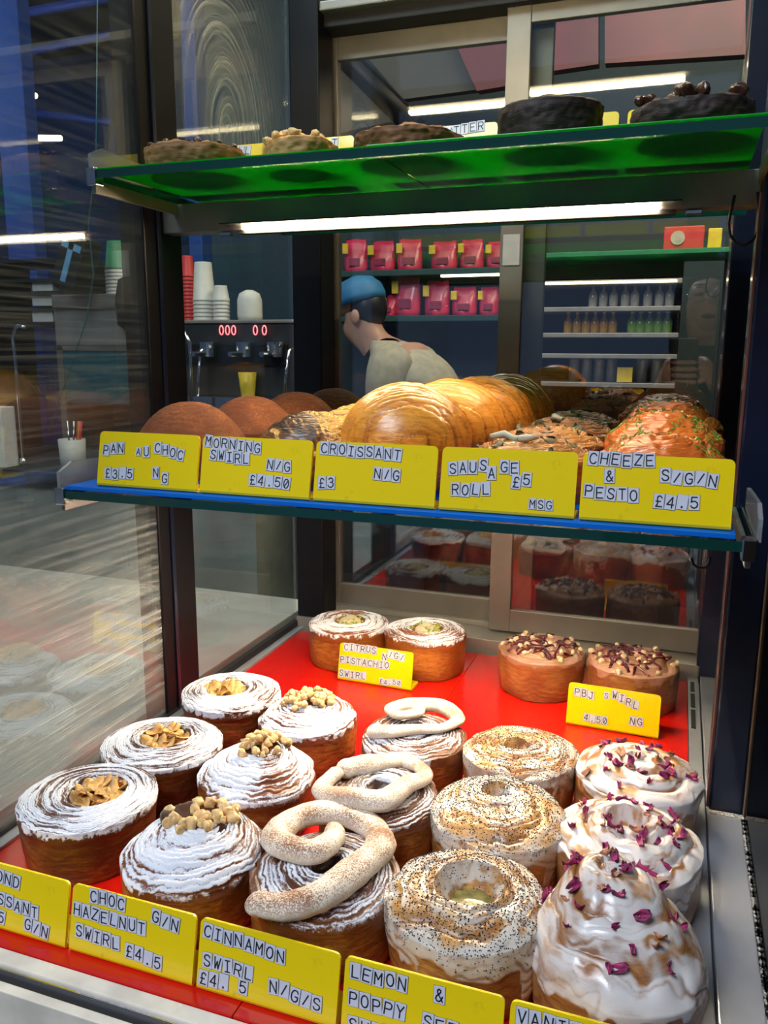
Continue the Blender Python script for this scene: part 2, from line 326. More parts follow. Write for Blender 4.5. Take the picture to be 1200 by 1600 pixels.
# ------------------------------------------------------------------ pastry builder
def pastry(R, H, dome=0.01, p=5.0, rh=0.3, hd=0.015, arms=5, m=2, fineq=14, amp=0.0018, famp=0.0006, ctr=(0, 0), seed=0,
           sugar=0.0, glaze=0.0, choc=0.0, lump=0.03, nt=260, taper=0.05, overhang=0.0, drip=0.02, tilt=0.0, jag=0.0, sdir=1, sideamp=0.0005):
    th = np.linspace(0, 2*np.pi, nt, endpoint=False)[None, :]
    ns, ntop, nh = 36, 110, 20
    ts = np.linspace(0, 1, ns)[:, None]; q = np.linspace(1, rh, ntop)[1:, None]; hh = np.linspace(0, 1, nh)[1:, None]
    ct, st = np.cos(th), np.sin(th); o1 = np.ones_like(th)
    # side
    rs = R*(1-taper*(1-ts)**1.5-0.02*np.exp(-ts*12)+overhang*sst(ts, .72, .9)-0.025*(1+overhang)*sst(ts, .80, 1.0)); zs = H*ts*o1
    qs = 1+0*ts
    # top
    rtp = R*q*(1+overhang)*0.975; zt = H+dome*(1-q**p)
    # hole
    rq = rh*(1-hh**1.6*0.98); rhh = R*rq*(1+overhang)*0.975; zh = H+dome*(1-rh**p)-hd*sst(hh, 0, 0.8)
    r = np.vstack([rs*o1, rtp*o1, rhh*o1]); z = np.vstack([zs, zt*o1, zh*o1]); Q = np.vstack([qs*o1, q*o1, rq*o1])
    side = np.vstack([np.ones((ns, 1)), np.zeros((ntop-1+nh-1, 1))])*o1
    hole = np.vstack([np.zeros((ns+ntop-1, 1)), hh])*o1
    tt = np.vstack([ts, np.ones((ntop-1+nh-1, 1))])*o1
    # lumpy outline
    lo = 1+lump*vnoise(ct*1.6+0*z, st*1.6+0*z, z*18+seed, seed)+lump*0.5*vnoise(ct*4, st*4, z*30+9, seed+1)
    r = r*lo
    X = r*ct; Y = r*st
    k = (1-Q)*(1-side); X = X+ctr[0]*R*np.minimum(k*1.3, 1); Y = Y+ctr[1]*R*np.minimum(k*1.3, 1)
    # folds
    wob = vnoise(X*40+5, Y*40, z*20, seed+2)*2.0+vnoise(X*110, Y*110, z*60, seed+3)*0.9
    ph_t = 2*np.pi*arms*Q*1.0+sdir*m*th+wob
    big = np.abs(np.sin(ph_t/2 if m % 2 == 0 or m == 0 else ph_t))**0.6
    fw_ = vnoise(X*160, Y*160, z*160, seed+4)*1.6+wob*2.2
    fw_ = fw_+(vnoise(X*420, Y*420, z*300, seed+14)*1.3 if sugar > .3 else 0)
    ph_f = 2*np.pi*fineq*Q+sdir*m*th+fw_; fine = np.abs(np.sin(ph_f/2 if m % 2 == 0 else ph_f))**0.7
    ph_s = z/0.0045*np.pi+th*2+fw_*1.2+vnoise(ct*3, st*3, z*60, seed+5)*4; fs = np.abs(np.sin(ph_s/2))
    topw = sst(tt, 0.75, 1.0)
    strk = vnoise(ph_f*0.45, th*2.2/np.pi*np.ones_like(ph_f)+7, 0*ph_f, seed+21)+0.5*vnoise(ph_f*0.9, th*6, 0*ph_f, seed+22)
    foldf = fine*topw+fs*(1-topw)
    # glaze field and drips
    dl = drip*(0.75+0.7*vnoise(ct*2.6, st*2.6, 0*z+3, seed+6)+1.1*sst(vnoise(ct*6, st*6, 0*z+8, seed+7), 0.1, 0.6))
    ice = glaze*np.where(side > 0.5, sst(z, H-dl-0.004, H-dl+0.003), 1-0.5*sst(hole, 0.3, 1.0))
    ice = np.clip(ice+glaze*0.45*vnoise(X*70, Y*70, z*70, seed+8)*(1-0.8*side), 0, 1.3)
    sm = 1-0.55*np.clip(ice, 0, 1)
    disp = (big-0.6)*amp*topw*(1-sst(hole, .2, .8))+(fine-0.5)*famp*topw*sm+(fs-0.5)*sideamp*(1-topw)*sm+np.clip(ice, 0, 1)*0.0010
    disp = disp+jag*vnoise(X*220, Y*220, z*220, seed+9)+jag*1.4*vnoise(X*80, Y*80, z*80, seed+10)
    nz = np.where(side > 0.5, topw*0.25, np.clip(1-0.75*sst(Q, 0.88, 1.0), 0, 1)); nr = np.sqrt(np.maximum(0, 1-nz**2))*np.where(hole > 0, -0.3, 1)
    X = X+disp*nr*ct; Y = Y+disp*nr*st; z = z+disp*nz
    if tilt: z = z+topw*tilt*Y/R
    z = np.maximum(z, 0.0)
    sg = sugar*np.where(side > 0.5, sst(z, H-0.010+0.004*vnoise(ct*5, st*5, 0*z, seed+11), H-0.001), 1-sst(hole, 0.15, 0.5))
    sg = sg*(0.74+0.55*vnoise(X*32, Y*32, z*10, seed+12)+0.34*strk-0.18*sst(Q, 0.80, 1.0)*(1-overhang*20))
    ice = ice*(1+0.45*strk*topw*sst(1-Q, 0, .12))-0.12*topw*glaze*sst(1-Q, 0, .12)
    chm = np.clip(choc*np.where(side > 0.5, 0, 0.4+0.6*sst(Q, 0.75, 0.4))+choc*sst(hole, 0.1, 0.3), 0, 1)
    bake = np.clip(0.45+0.35*vnoise(ct*2, st*2, z*40, seed+13)+0.4*sst(np.abs(z-H), 0.010, 0.0)*side-0.25*(big*topw)+(0.55*topw if sugar > .3 else 0), 0, 1)
    P = np.stack([X, Y, z], -1)
    A = dict(fold=0.55*foldf+0.45*big*topw+0.3*(1-topw)*foldf, sug=sg, ice=ice, choc=chm, bake=bake, top=topw*(1-0.5*hole))
    me = grid_mesh('body', P, A)
    return me, P, (Q, side, hole, ice)
def surf(P, i, j):
    a = P[i, j]; nt = P.shape[1]
    du = P[i, (j+2) % nt]-P[i, (j-2) % nt]; dv = P[min(i+2, len(P)-1), j]-P[max(i-2, 0), j]
    n = np.cross(du, dv); n = n/(np.linalg.norm(n)+1e-12)
    if n[2] < 0: n = -n
    return Vector(a), Vector(n)
def pick(P, info, rng, qlo, qhi, sidez=None, sect=None):
    Q, side, hole, ice = info
    for _ in range(4000):
        i = rng.randrange(len(P)); j = rng.randrange(P.shape[1])
        if side[i, 0] > 0.5:
            if sidez and P[i, j][2] > sidez: break
            continue
        if qlo <= Q[i, 0] <= qhi and rng.random() < Q[i, 0]/max(qhi, .01)+0.1:
            if sect and not sect(P[i, j]): continue
            break
    return surf(P, i, j)
def put(name, me, mats, parent, pos, nrm, spin, sc=(1, 1, 1)):
    o = link(name, me, mats, parent); q = Vector(nrm).to_track_quat('Z', 'Y').to_matrix().to_4x4()
    o.matrix_local = Matrix.Translation(pos) @ q @ Matrix.Rotation(spin, 4, 'Z') @ Matrix.Diagonal((*sc, 1)); return o
def bits(P, info, n, seed, size, density_side=None, qlo=0.0, qhi=1.0, shape='seed', mask=None):
    rng = random.Random(seed); mb = MB(); bm = mb.bm
    for _ in range(n):
        p, nr = pick(P, info, rng, qlo, qhi, density_side)
        if mask and not mask(p): continue
        s = size*rng.uniform(0.7, 1.2); q = nr.to_track_quat('Z', 'Y').to_matrix(); a = rng.uniform(0, 6.3)
        e = [q @ Vector((math.cos(a), math.sin(a), 0)), q @ Vector((-math.sin(a), math.cos(a), 0)), nr]
        l = (1, 1, 0.8) if shape == 'seed' else (2.6, 0.8, 0.5)
        c = p+nr*s*0.4; vs = [bm.verts.new(c+e[k]*(sg*s*l[k])) for k in range(3) for sg in (1, -1)]
        for A in (0, 1):
            for B in (2, 3):
                for C in (4, 5): bm.faces.new((vs[A], vs[B], vs[C]))
    return mb
# topping meshes
def almond_mesh(k):
    rng = random.Random(k); mb = MB(); mb.ball((0, 0, 0), (0.0088, 0.0050, 0.0007), sub=3)
    for v in mb.bm.verts: v.co.z += 0.0022*(v.co.x/0.0088)**2*rng.uniform(.7, 1.2)-0.001*(v.co.y/0.004)**2; v.co.y *= 1-0.35*v.co.x/0.0088
    o = mb.done('tmp', M_['almond'], smooth=True); me = o.data; bpy.data.objects.remove(o); return me
def nut_mesh(k, s=0.0042, mat='hazel'):
    rng = random.Random(k); mb = MB(); mb.ball((0, 0, 0), (s, s*rng.uniform(.7, .95), s*rng.uniform(.65, .85)), sub=3)
    cut = Vector((rng.uniform(-1, 1), rng.uniform(-1, 1), rng.uniform(-.3, .6))).normalized()
    for v in mb.bm.verts:
        d = v.co.dot(cut)
        if d > s*0.35: v.co -= cut*(d-s*0.35)*0.85
        v.co *= 1+0.08*math.sin(v.co.x*1500+k)+0.05*math.sin(v.co.y*2300+k*2)
    o = mb.done('tmp', M_[mat], smooth=True); me = o.data; bpy.data.objects.remove(o); return me
def petal_mesh(k, mat):
    rng = random.Random(k); n = 7; P = np.zeros((n, n, 3)); cu = rng.uniform(0.0014, 0.0032); tw = rng.uniform(-.5, .5)
    for i in range(n):
        for j in range(n):
            u, v = i/(n-1)*2-1, j/(n-1)*2-1; wv = (1-0.55*max(0, -u)**1.5)*(1-0.25*max(0, u))
            P[i, j] = (u*0.0052, v*0.0032*wv, cu*(v*v*0.9+u*u*0.5)+0.0012*math.sin(u*3+v*4+k)+tw*u*v*0.003)
    lo = P.copy(); lo[..., 2] -= 0.00035
    mb = MB(); V = [[mb.bm.verts.new(P[i, j]) for j in range(n)] for i in range(n)]; W = [[mb.bm.verts.new(lo[i, j]) for j in range(n)] for i in range(n)]
    for i in range(n-1):
        for j in range(n-1):
            mb.bm.faces.new((V[i][j], V[i+1][j], V[i+1][j+1], V[i][j+1])); mb.bm.faces.new((W[i][j], W[i][j+1], W[i+1][j+1], W[i+1][j]))
    bd = [(i, 0) for i in range(n)]+[(n-1, j) for j in range(1, n)]+[(i, n-1) for i in range(n-2, -1, -1)]+[(0, j) for j in range(n-2, 0, -1)]
    for a, b in zip(bd, bd[1:]+bd[:1]): mb.bm.faces.new((V[a[0]][a[1]], V[b[0]][b[1]], W[b[0]][b[1]], W[a[0]][a[1]]))
    o = mb.done('tmp', M_[mat], smooth=True); me = o.data; bpy.data.objects.remove(o); return me
ALM = [almond_mesh(k) for k in range(5)]; HAZ = [nut_mesh(k, 0.0052) for k in range(7)]; PEA = [nut_mesh(k+20, 0.0030, 'peanut') for k in range(5)]
PIS = [nut_mesh(k+40, 0.0022, 'pist') for k in range(4)]; CHU = [nut_mesh(k+60, 0.008, 'choc') for k in range(4)]; OAT = [nut_mesh(k+80, 0.0060, 'hazel') for k in range(4)]
PET = [petal_mesh(k, 'petal') for k in range(5)]; PEP = [petal_mesh(k+9, 'petal_pale') for k in range(3)]
def rope(path, rads, z, name, parent, mat, seg=20, dusted=1.0):
    pts = [Vector((x, y, zz)) for (x, y), zz in zip(path, z)]
    # Catmull-Rom
    out, ro = [], []
    for i in range(len(pts)-1):
        p0, p1, p2, p3 = pts[max(i-1, 0)], pts[i], pts[i+1], pts[min(i+2, len(pts)-1)]
        for k in range(8):
            t_ = k/8; out.append(0.5*((2*p1)+(p2-p0)*t_+(2*p0-5*p1+4*p2-p3)*t_*t_+(3*p1-p0-3*p2+p3)*t_**3)); ro.append(rads[i]*(1-t_)+rads[i+1]*t_)
    out.append(pts[-1]); ro.append(rads[-1]); n = len(out); G = []
    # rounded ends
    d0 = (out[0]-out[1]).normalized(); d1 = (out[-1]-out[-2]).normalized()
    st = [(out[0]+d0*ro[0]*s, ro[0]*math.sqrt(max(0, 1-s*s))+1e-5) for s in (0.98, 0.85, 0.6, 0.3)]; en = [(out[-1]+d1*ro[-1]*s, ro[-1]*math.sqrt(max(0, 1-s*s))+1e-5) for s in (0.3, 0.6, 0.85, 0.98)]
    seq = st+list(zip(out, ro))+en
    for i, (p, r) in enumerate(seq):
        d = (seq[min(i+1, len(seq)-1)][0]-seq[max(i-1, 0)][0]).normalized(); a = d.cross(Vector((0, 0, 1))).normalized(); b = a.cross(d)
        wv = 1+0.05*math.sin(i*0.55)+0.03*math.sin(i*1.7)
        G.append([p+(a*math.cos(k*2*math.pi/seg)*wv+b*math.sin(k*2*math.pi/seg)*0.68)*r*1.2 for k in range(seg)])
    P = np.array([[tuple(v) for v in g] for g in G])
    dz = np.tile(np.clip(np.sin(np.arange(seg)*2*np.pi/seg)*0.9+0.35, 0, 1), (len(G), 1))*dusted
    me = grid_mesh(name, P, dict(dusted=dz)); return link(name, me, mat, parent)

# ------------------------------------------------------------------ price label builder
GL = {
'A': [[(0, 0), (2, 6), (4, 0)], [(.7, 2), (3.3, 2)]],
'B': [[(0, 0), (0, 6), (2.6, 6), (3.6, 5.3), (3.6, 4), (2.6, 3.2), (0, 3.2)], [(2.6, 3.2), (4, 2.3), (4, .9), (2.8, 0), (0, 0)]],
'C': [[(4, 4.8), (3.2, 5.8), (2, 6), (.8, 5.5), (.1, 4.2), (0, 3), (.1, 1.8), (.8, .5), (2, 0), (3.2, .2), (4, 1.2)]],
'D': [[(0, 0), (0, 6), (2, 6), (3.4, 5.2), (4, 3.8), (4, 2.2), (3.4, .8), (2, 0), (0, 0)]],
'E': [[(4, 6), (0, 6), (0, 0), (4, 0)], [(0, 3.1), (3.2, 3.1)]],
'G': [[(4, 4.8), (3.2, 5.8), (2, 6), (.8, 5.5), (.1, 4.2), (0, 3), (.1, 1.8), (.8, .5), (2, 0), (3.2, .2), (4, 1.2), (4, 2.7), (2.3, 2.7)]],
'H': [[(0, 0), (0, 6)], [(4, 0), (4, 6)], [(0, 3.1), (4, 3.1)]],
'I': [[(.5, 6), (3.5, 6)], [(2, 6), (2, 0)], [(.5, 0), (3.5, 0)]],
'J': [[(1.5, 6), (4, 6)], [(3.2, 6), (3.2, 1.4), (2.4, .2), (1.2, 0), (.2, .8), (0, 1.6)]],
'L': [[(.3, 6), (.3, 0), (4, 0)]],
'M': [[(0, 0), (0, 6), (2, 2.6), (4, 6), (4, 0)]],
'N': [[(0, 0), (0, 6), (4, 0), (4, 6)]],
'O': [[(2, 6), (.8, 5.5), (.1, 4.2), (0, 3), (.1, 1.8), (.8, .5), (2, 0), (3.2, .5), (3.9, 1.8), (4, 3), (3.9, 4.2), (3.2, 5.5), (2, 6)]],
'P': [[(0, 0), (0, 6), (2.8, 6), (3.9, 5.3), (4, 4.2), (3.6, 3.2), (2.6, 2.8), (0, 2.8)]],
'R': [[(0, 0), (0, 6), (2.8, 6), (3.9, 5.3), (4, 4.2), (3.6, 3.3), (2.6, 2.9), (0, 2.9)], [(2.2, 2.9), (4, 0)]],
'S': [[(3.9, 4.8), (3.2, 5.8), (2, 6), (.8, 5.7), (.2, 4.7), (.6, 3.7), (2, 3.1), (3.5, 2.5), (4, 1.5), (3.4, .4), (2, 0), (.7, .3), (0, 1.4)]],
'T': [[(0, 6), (4, 6)], [(2, 6), (2, 0)]],
'U': [[(0, 6), (0, 1.8), (.7, .4), (2, 0), (3.3, .4), (4, 1.8), (4, 6)]],
'V': [[(0, 6), (2, 0), (4, 6)]],
'W': [[(0, 6), (1, 0), (2, 4), (3, 0), (4, 6)]],
'Y': [[(0, 6), (2, 3), (4, 6)], [(2, 3), (2, 0)]],
'Z': [[(0, 6), (4, 6), (0, 0), (4, 0)]],
'0': [[(2, 6), (.9, 5.5), (.2, 4.2), (.1, 3), (.2, 1.8), (.9, .5), (2, 0), (3.1, .5), (3.8, 1.8), (3.9, 3), (3.8, 4.2), (3.1, 5.5), (2, 6)], [(.9, 1.2), (3.1, 4.8)]],
'3': [[(.3, 5), (1, 5.8), (2, 6), (3.2, 5.6), (3.6, 4.6), (3, 3.5), (1.6, 3.2)], [(3, 3.4), (3.9, 2.5), (3.9, 1.2), (3, .2), (1.8, 0), (.6, .4), (0, 1.3)]],
'4': [[(3, 0), (3, 6), (0, 1.7), (4, 1.7)]],
'5': [[(3.6, 6), (.5, 6), (.2, 3.2), (1, 3.7), (2.4, 3.8), (3.6, 3), (3.9, 1.9), (3.4, .6), (2.1, 0), (.8, .2), (0, 1.2)]],
'£': [[(3.8, 4.9), (3, 5.8), (2, 6), (1.2, 5.4), (1, 4.3), (1.4, 3), (1.3, 1.4), (.4, 0), (4, 0)], [(.3, 2.9), (3, 2.9)]],
'&': [[(4, 0), (1, 4.2), (1, 5.3), (1.8, 6), (2.7, 5.5), (2.7, 4.5), (.5, 2.4), (.1, 1.2), (.8, .2), (2, 0), (3.2, .8), (3.9, 2.5)]],
'/': [[(.6, .3), (3.4, 5.7)]],
'.': [[(1.8, .1), (2.2, .1), (2.2, .5), (1.8, .5), (1.8, .1)]],
}
TW, TH = 0.0076, 0.0108; TILE = {}
def tile(ch):
    if ch in TILE: return TILE[ch]
    mb = MB(); mb.mi = 0; mb.box(-TW*.47, TW*.47, -0.0007, 0, -TH/2*.97, TH/2*.97, 0.0002)
    mb.mi = 2; mb.box(-TW*.5, TW*.5, -0.0004, 0.0, -TH/2, TH/2); mb.mi = 1
    s = TW*0.145; hw = 0.00042
    for pl in GL[ch]:
        for (a, b) in zip(pl, pl[1:]):
            A = Vector(((a[0]-2)*s, -0.0009, (a[1]-3)*s*1.12)); B = Vector(((b[0]-2)*s, -0.0009, (b[1]-3)*s*1.12)); d = (B-A).normalized(); nn = Vector((-d.z, 0, d.x))*hw
            A -= d*hw*.7; B += d*hw*.7
            f = mb.bm.faces.new([mb.bm.verts.new(v) for v in (A-nn, B-nn, B+nn, A+nn)]); f.material_index = 1
            if f.normal.y > 0: f.normal_flip()
    bm = mb.bm; me = bpy.data.meshes.new('letter_tile'); bm.normal_update(); bm.to_mesh(me); bm.free()
    for m in ('tile', 'ink', 'tileedge'): me.materials.append(M_[m])
    TILE[ch] = me; return me
LW, LH, LT = 0.1015, 0.0492, 0.0022; LEAN = math.atan(0.0099/0.0483)
def rrect(w_, h_, r, bottom=False, n=5):
    pts = []
    for cx, cy, a0 in ((w_-r, h_-r, 0), (r, h_-r, 90)): pts += [(cx+r*math.cos(R_(a0+90*k/n)), cy+r*math.sin(R_(a0+90*k/n))) for k in range(n+1)]
    return pts+[(0, 0), (w_, 0)]
LABEL_ME = {}
def price_label(x, y, z, lines, label, rz=0.0, group=None, sc=1.0, seed=0):
    e = empty('price_label', (x, y, z), rz, label, 'price sign', group)
    if 'm' not in LABEL_ME:
        mb = MB(); ca, sa = math.cos(LEAN), math.sin(LEAN)
        prof = [(0.004, 0.0), (0.0015, 0.0006), (0.0, 0.003)]     # bend at the foot
        mb.prism(rrect(LW, LH-0.003, 0.004), (0, 0, 0.003), (1, 0, 0), (0, sa, ca), (0, ca, -sa), LT)
        mb.prism([(0, 0.003), (0.0005, 0.0012), (0.002, 0.0002), (0.004, 0), (0.004, LT), (0.0026, 0.003)], (0, 0, 0), (0, 1, 0), (0, 0, 1), (1, 0, 0), LW)
        mb.prism([(p[0], p[1]) for p in rrect(LW, 0.026, 0.003)], (0, 0.004, 0), (1, 0, 0), (0, 1, 0), (0, 0, 1), LT)
        mb.bm.normal_update(); o = mb.done('sign_plate', M_['yellow']); LABEL_ME['m'] = o.data; bpy.data.objects.remove(o)
    link('sign_plate', LABEL_ME['m'], M_['yellow'], e); rng = random.Random(seed)
    ca, sa = math.cos(LEAN), math.sin(LEAN)
    for L in lines:
        txt, fx, fy = L[:3]; slope = L[3] if len(L) > 3 else 0.0; s = L[4] if len(L) > 4 else 1.0
        for k, ch in enumerate(txt):
            if ch == ' ': continue
            u = fx*LW+k*TW*1.02*s; hz = (LH*(1-fy-slope*k))+rng.uniform(-.0006, .0006)
            if ch == '_': continue
            o = link('letter_tile', tile(ch), [], e)
            o.matrix_local = Matrix.Translation((u, hz*sa-0.00025+0.00003*(k % 2), 0.001+hz*ca)) @ Matrix.Rotation(-LEAN, 4, 'X') @ Matrix.Rotation(rng.uniform(-.09, .09)+slope*1.1, 4, 'Y') @ Matrix.Diagonal((s, 1, s, 1))
    e.scale = (sc, sc, sc); return e

# ================================================================== THE SETTING
def struct(name, mb, mat): o = mb.done(name, mat); o['kind'] = 'structure'; return o
FZ = -0.95
M_['floorm'] = plain('dark_floor', (0.05, 0.05, 0.055), 0.5, bump=0.2)
M_['wallm'] = plain('dark_teal_wall', (0.014, 0.034, 0.038), 0.6)
M_['wallb'] = plain('deep_blue_wall', (0.015, 0.045, 0.12), 0.55, var=0.4, vs=1.5)
M_['ceilm'] = plain('dark_ceiling', (0.020, 0.022, 0.026), 0.7, var=0.4, vs=2)
M_['bluem'] = plain('blue_paint', (0.012, 0.05, 0.24), 0.5)
M_['redm'] = plain('dark_red_panel', (0.09, 0.008, 0.012), 0.5, var=0.25, vs=3)
M_['greyp'] = plain('grey_ceiling_panel', (0.055, 0.055, 0.048), 0.6, var=0.15, vs=2)
struct('floor', MB().box(-7, 5, -4, 7.2, FZ-0.05, FZ), M_['floorm'])
struct('ceiling', MB().box(-7, 5, 1.2, 7.2, 3.3, 3.4), M_['ceilm'])
struct('wall_back', MB().box(-2.3, 5, 4.2, 4.3, FZ, 3.3), M_['wallm'])
struct('wall_left', MB().box(-7, -2.3, 7.0, 7.1, FZ, 3.3), M_['wallb'])
struct('wall_right', MB().box(4.9, 5, 1.2, 4.2, FZ, 3.3), M_['wallm'])

# ================================================================== THE DISPLAY CASE
case = empty('pastry_display_case', (0.26, 0.35, FZ), 0, 'black framed glass pastry display case holding green, blue and red trays', 'display case')
def cpart(name, mb, mat, **k):
    o = mb.done(name, mat, case, **k); o.location = -case.location; return o
XL, XR = -0.052, 0.567
cpart('cabinet_base', MB().box(-0.09, 0.62, -0.040, 0.80, FZ+0.002, -0.045, 0.002), plain('taupe_cabinet', (0.13, 0.115, 0.105), 0.45))
cpart('deck', MB().box(-0.050, 0.535, -0.012, 0.80, -0.045, -0.006), M_['steel'])
# front edge strips
cpart('front_strip', MB().box(-0.09, 0.56, -0.0245, -0.0125, -0.045, -0.001, 0.0008), M_['ivory'])
cpart('front_seal', MB().box(-0.09, 0.56, -0.0345, -0.0245, -0.045, -0.006), M_['blackmatte'])
cpart('front_seal_bead', MB().box(-0.09, 0.56, -0.0278, -0.0250, -0.045, -0.003, 0.0005), M_['chrome'])
cpart('front_rail', MB().box(-0.09, 0.56, -0.0425, -0.0350, -0.05, -0.004, 0.0008), M_['ivory'])
# left sill and right channels
cpart('side_sill', MB().box(XL+0.003, -0.0375, -0.012, 0.70, -0.006, 0.003, 0.0006), M_['steel'])
cpart('side_seal', MB().box(XL-0.002, XL+0.003, -0.03, 0.70, -0.01, 0.007), M_['blackmatte'])
ch = MB().box(0.5205, 0.5335, -0.02, 0.70, -0.006, 0.001)
cpart('vent_channel', ch, M_['steel'])
for k, (a, b) in enumerate(((0.640, 0.672), (0.590, 0.632), (0.530, 0.582))):
    cpart('vent_slot', MB().box(0.5235, 0.5285, a, b, 0.0008, 0.0018), M_['blackmatte'])
cpart('side_ledge', MB().box(0.5355, 0.5645, -0.04, 0.70, -0.01, 0.004, 0.0012), M_['steel'])
cpart('ledge_groove', MB().box(0.5645, 0.5665, -0.04, 0.345, -0.01, 0.0005), M_['blackmatte'])
rng = random.Random(4); mb = MB()
for _ in range(300):
    y = rng.uniform(-0.04, 0.345); s = rng.uniform(.0004, .0014); mb.ball((0.5655+rng.uniform(-.0015, .001), y, 0.001+s*.4), (s, s*1.4, s), sub=1)
for _ in range(120):
    x = rng.uniform(.538, .566); s = rng.uniform(.0004, .0015); mb.ball((x, 0.3475-rng.random()**2*0.006, 0.0045), (s*1.5, s, s*.8), sub=1)
o = cpart('crumbs', mb, plain('stale_crumbs', (0.42, 0.38, 0.32), 0.8, var=0.4, vs=500)); o['kind'] = 'stuff'
# posts
for nm, (x0, x1, y0, y1) in (('post', (-0.080, -0.050, 0.345, 0.415)), ('post', (-0.050, -0.006, 0.695, 0.745)), ('post', (0.537, 0.566, 0.350, 0.420)), ('post', (0.530, 0.566, 0.690, 0.750))):
    cpart(nm, MB().box(x0, x1, y0, y1, -0.02, 0.95, 0.002), M_['navy'] if x0 > 0 else M_['black'])
cpart('post_trim', MB().box(-0.051, -0.0475, 0.366, 0.372, 0.005, 0.95, 0.0008), M_['navy'])
cpart('post_trim', MB().box(0.5655, 0.5675, 0.343, 0.349, 0.006, 0.95, 0.0006), plain('bronze_seam', (0.30, 0.20, 0.12), 0.35, 0.8))
cpart('post_trim', MB().box(0.5345, 0.5368, 0.352, 0.358, 0.005, 0.55, 0.0006), plain('brown_seal', (0.13, 0.05, 0.035), 0.4))
# side glass
cpart('side_glass', MB().box(XL-0.004, XL, -0.04, 0.345, 0.002, 0.95), M_['glass_left'])
cpart('side_glass', MB().box(XL-0.004, XL, 0.415, 0.695, 0.002, 0.95), M_['glass_swirl'])
cpart('side_glass', MB().box(XR, XR+0.004, -0.04, 0.35, 0.004, 0.95), M_['glass_right'])
cpart('side_glass', MB().box(XR-0.003, XR+0.001, 0.42, 0.69, 0.004, 0.95), M_['glass_right'])
cpart('side_bottom_rail', MB().box(XL-0.004, XL+0.004, 0.415, 0.695, -0.01, 0.012, 0.001), M_['blackmatte'])
cpart('side_panel', MB().box(XR+0.006, XR+0.03, -0.05, 0.80, -0.1, 0.95), M_['navy'])
# rear sill, upper rail
cpart('rear_sill', MB().box(-0.050, 0.535, 0.690, 0.790, -0.006, 0.018, 0.001), M_['steelx'])
cpart('rear_sill', MB().box(-0.050, 0.535, 0.745, 0.752, 0.018, 0.026, 0.001), M_['steelx'])
cpart('rear_top_rail', MB().box(-0.05, 0.56, 0.715, 0.775, 0.852, 0.872, 0.002), M_['blackmatte'])
cpart('rear_top_rail', MB().box(-0.05, 0.56, 0.700, 0.716, 0.868, 0.880, 0.002), M_['steelx'])
cpart('top_beam', MB().box(-0.05, 0.54, 0.370, 0.400, 0.855, 0.885, 0.002), M_['blackmatte'])
cpart('roof_glass', MB().box(-0.06, 0.575, 0.02, 0.79, 0.95, 0.956), M_['glass_shelf'])
# sliding doors
def door(x0, x1, y, z0, z1, sl, sr, sb, st):
    e = empty('sliding_door', (0, 0, 0)); e.parent = case; e.location = Vector((x0, y, z0))-case.location; W_, H_ = x1-x0, z1-z0
    mb = MB(); mb.box(0, sl, -0.006, 0.006, 0, H_, 0.001).box(W_-sr, W_, -0.006, 0.006, 0, H_, 0.001).box(sl, W_-sr, -0.0055, 0.0055, 0, sb, 0.001).box(sl, W_-sr, -0.0055, 0.0055, H_-st, H_, 0.001)
    mb.done('door_frame', M_['doorsteel'], e)
    MB().box(sl-.002, W_-sr+.002, -0.002, 0.002, sb-.002, H_-st+.002).done('door_glass', M_['glass_door'], e)
    return e
door(-0.012, 0.300, 0.758, 0.026, 0.852, 0.010, 0.03, 0.033, 0.030)
dr = door(0.243, 0.545, 0.735, 0.020, 0.862, 0.031, 0.014, 0.033, 0.030)
MB().box(0.004, 0.027, -0.0075, -0.0055, 0.515, 0.555, 0.0005).done('door_sticker', plain('worn_silver_sticker', (0.5, 0.5, 0.48), 0.5), dr)
mb = MB().cyl((0.0, 0, 0), 0.0025, 0.0025, 0.004, 12, 'Y')
o = cpart('screw', mb, M_['chrome']); o.location = Vector((0.252, 0.726, 0.853))-case.location
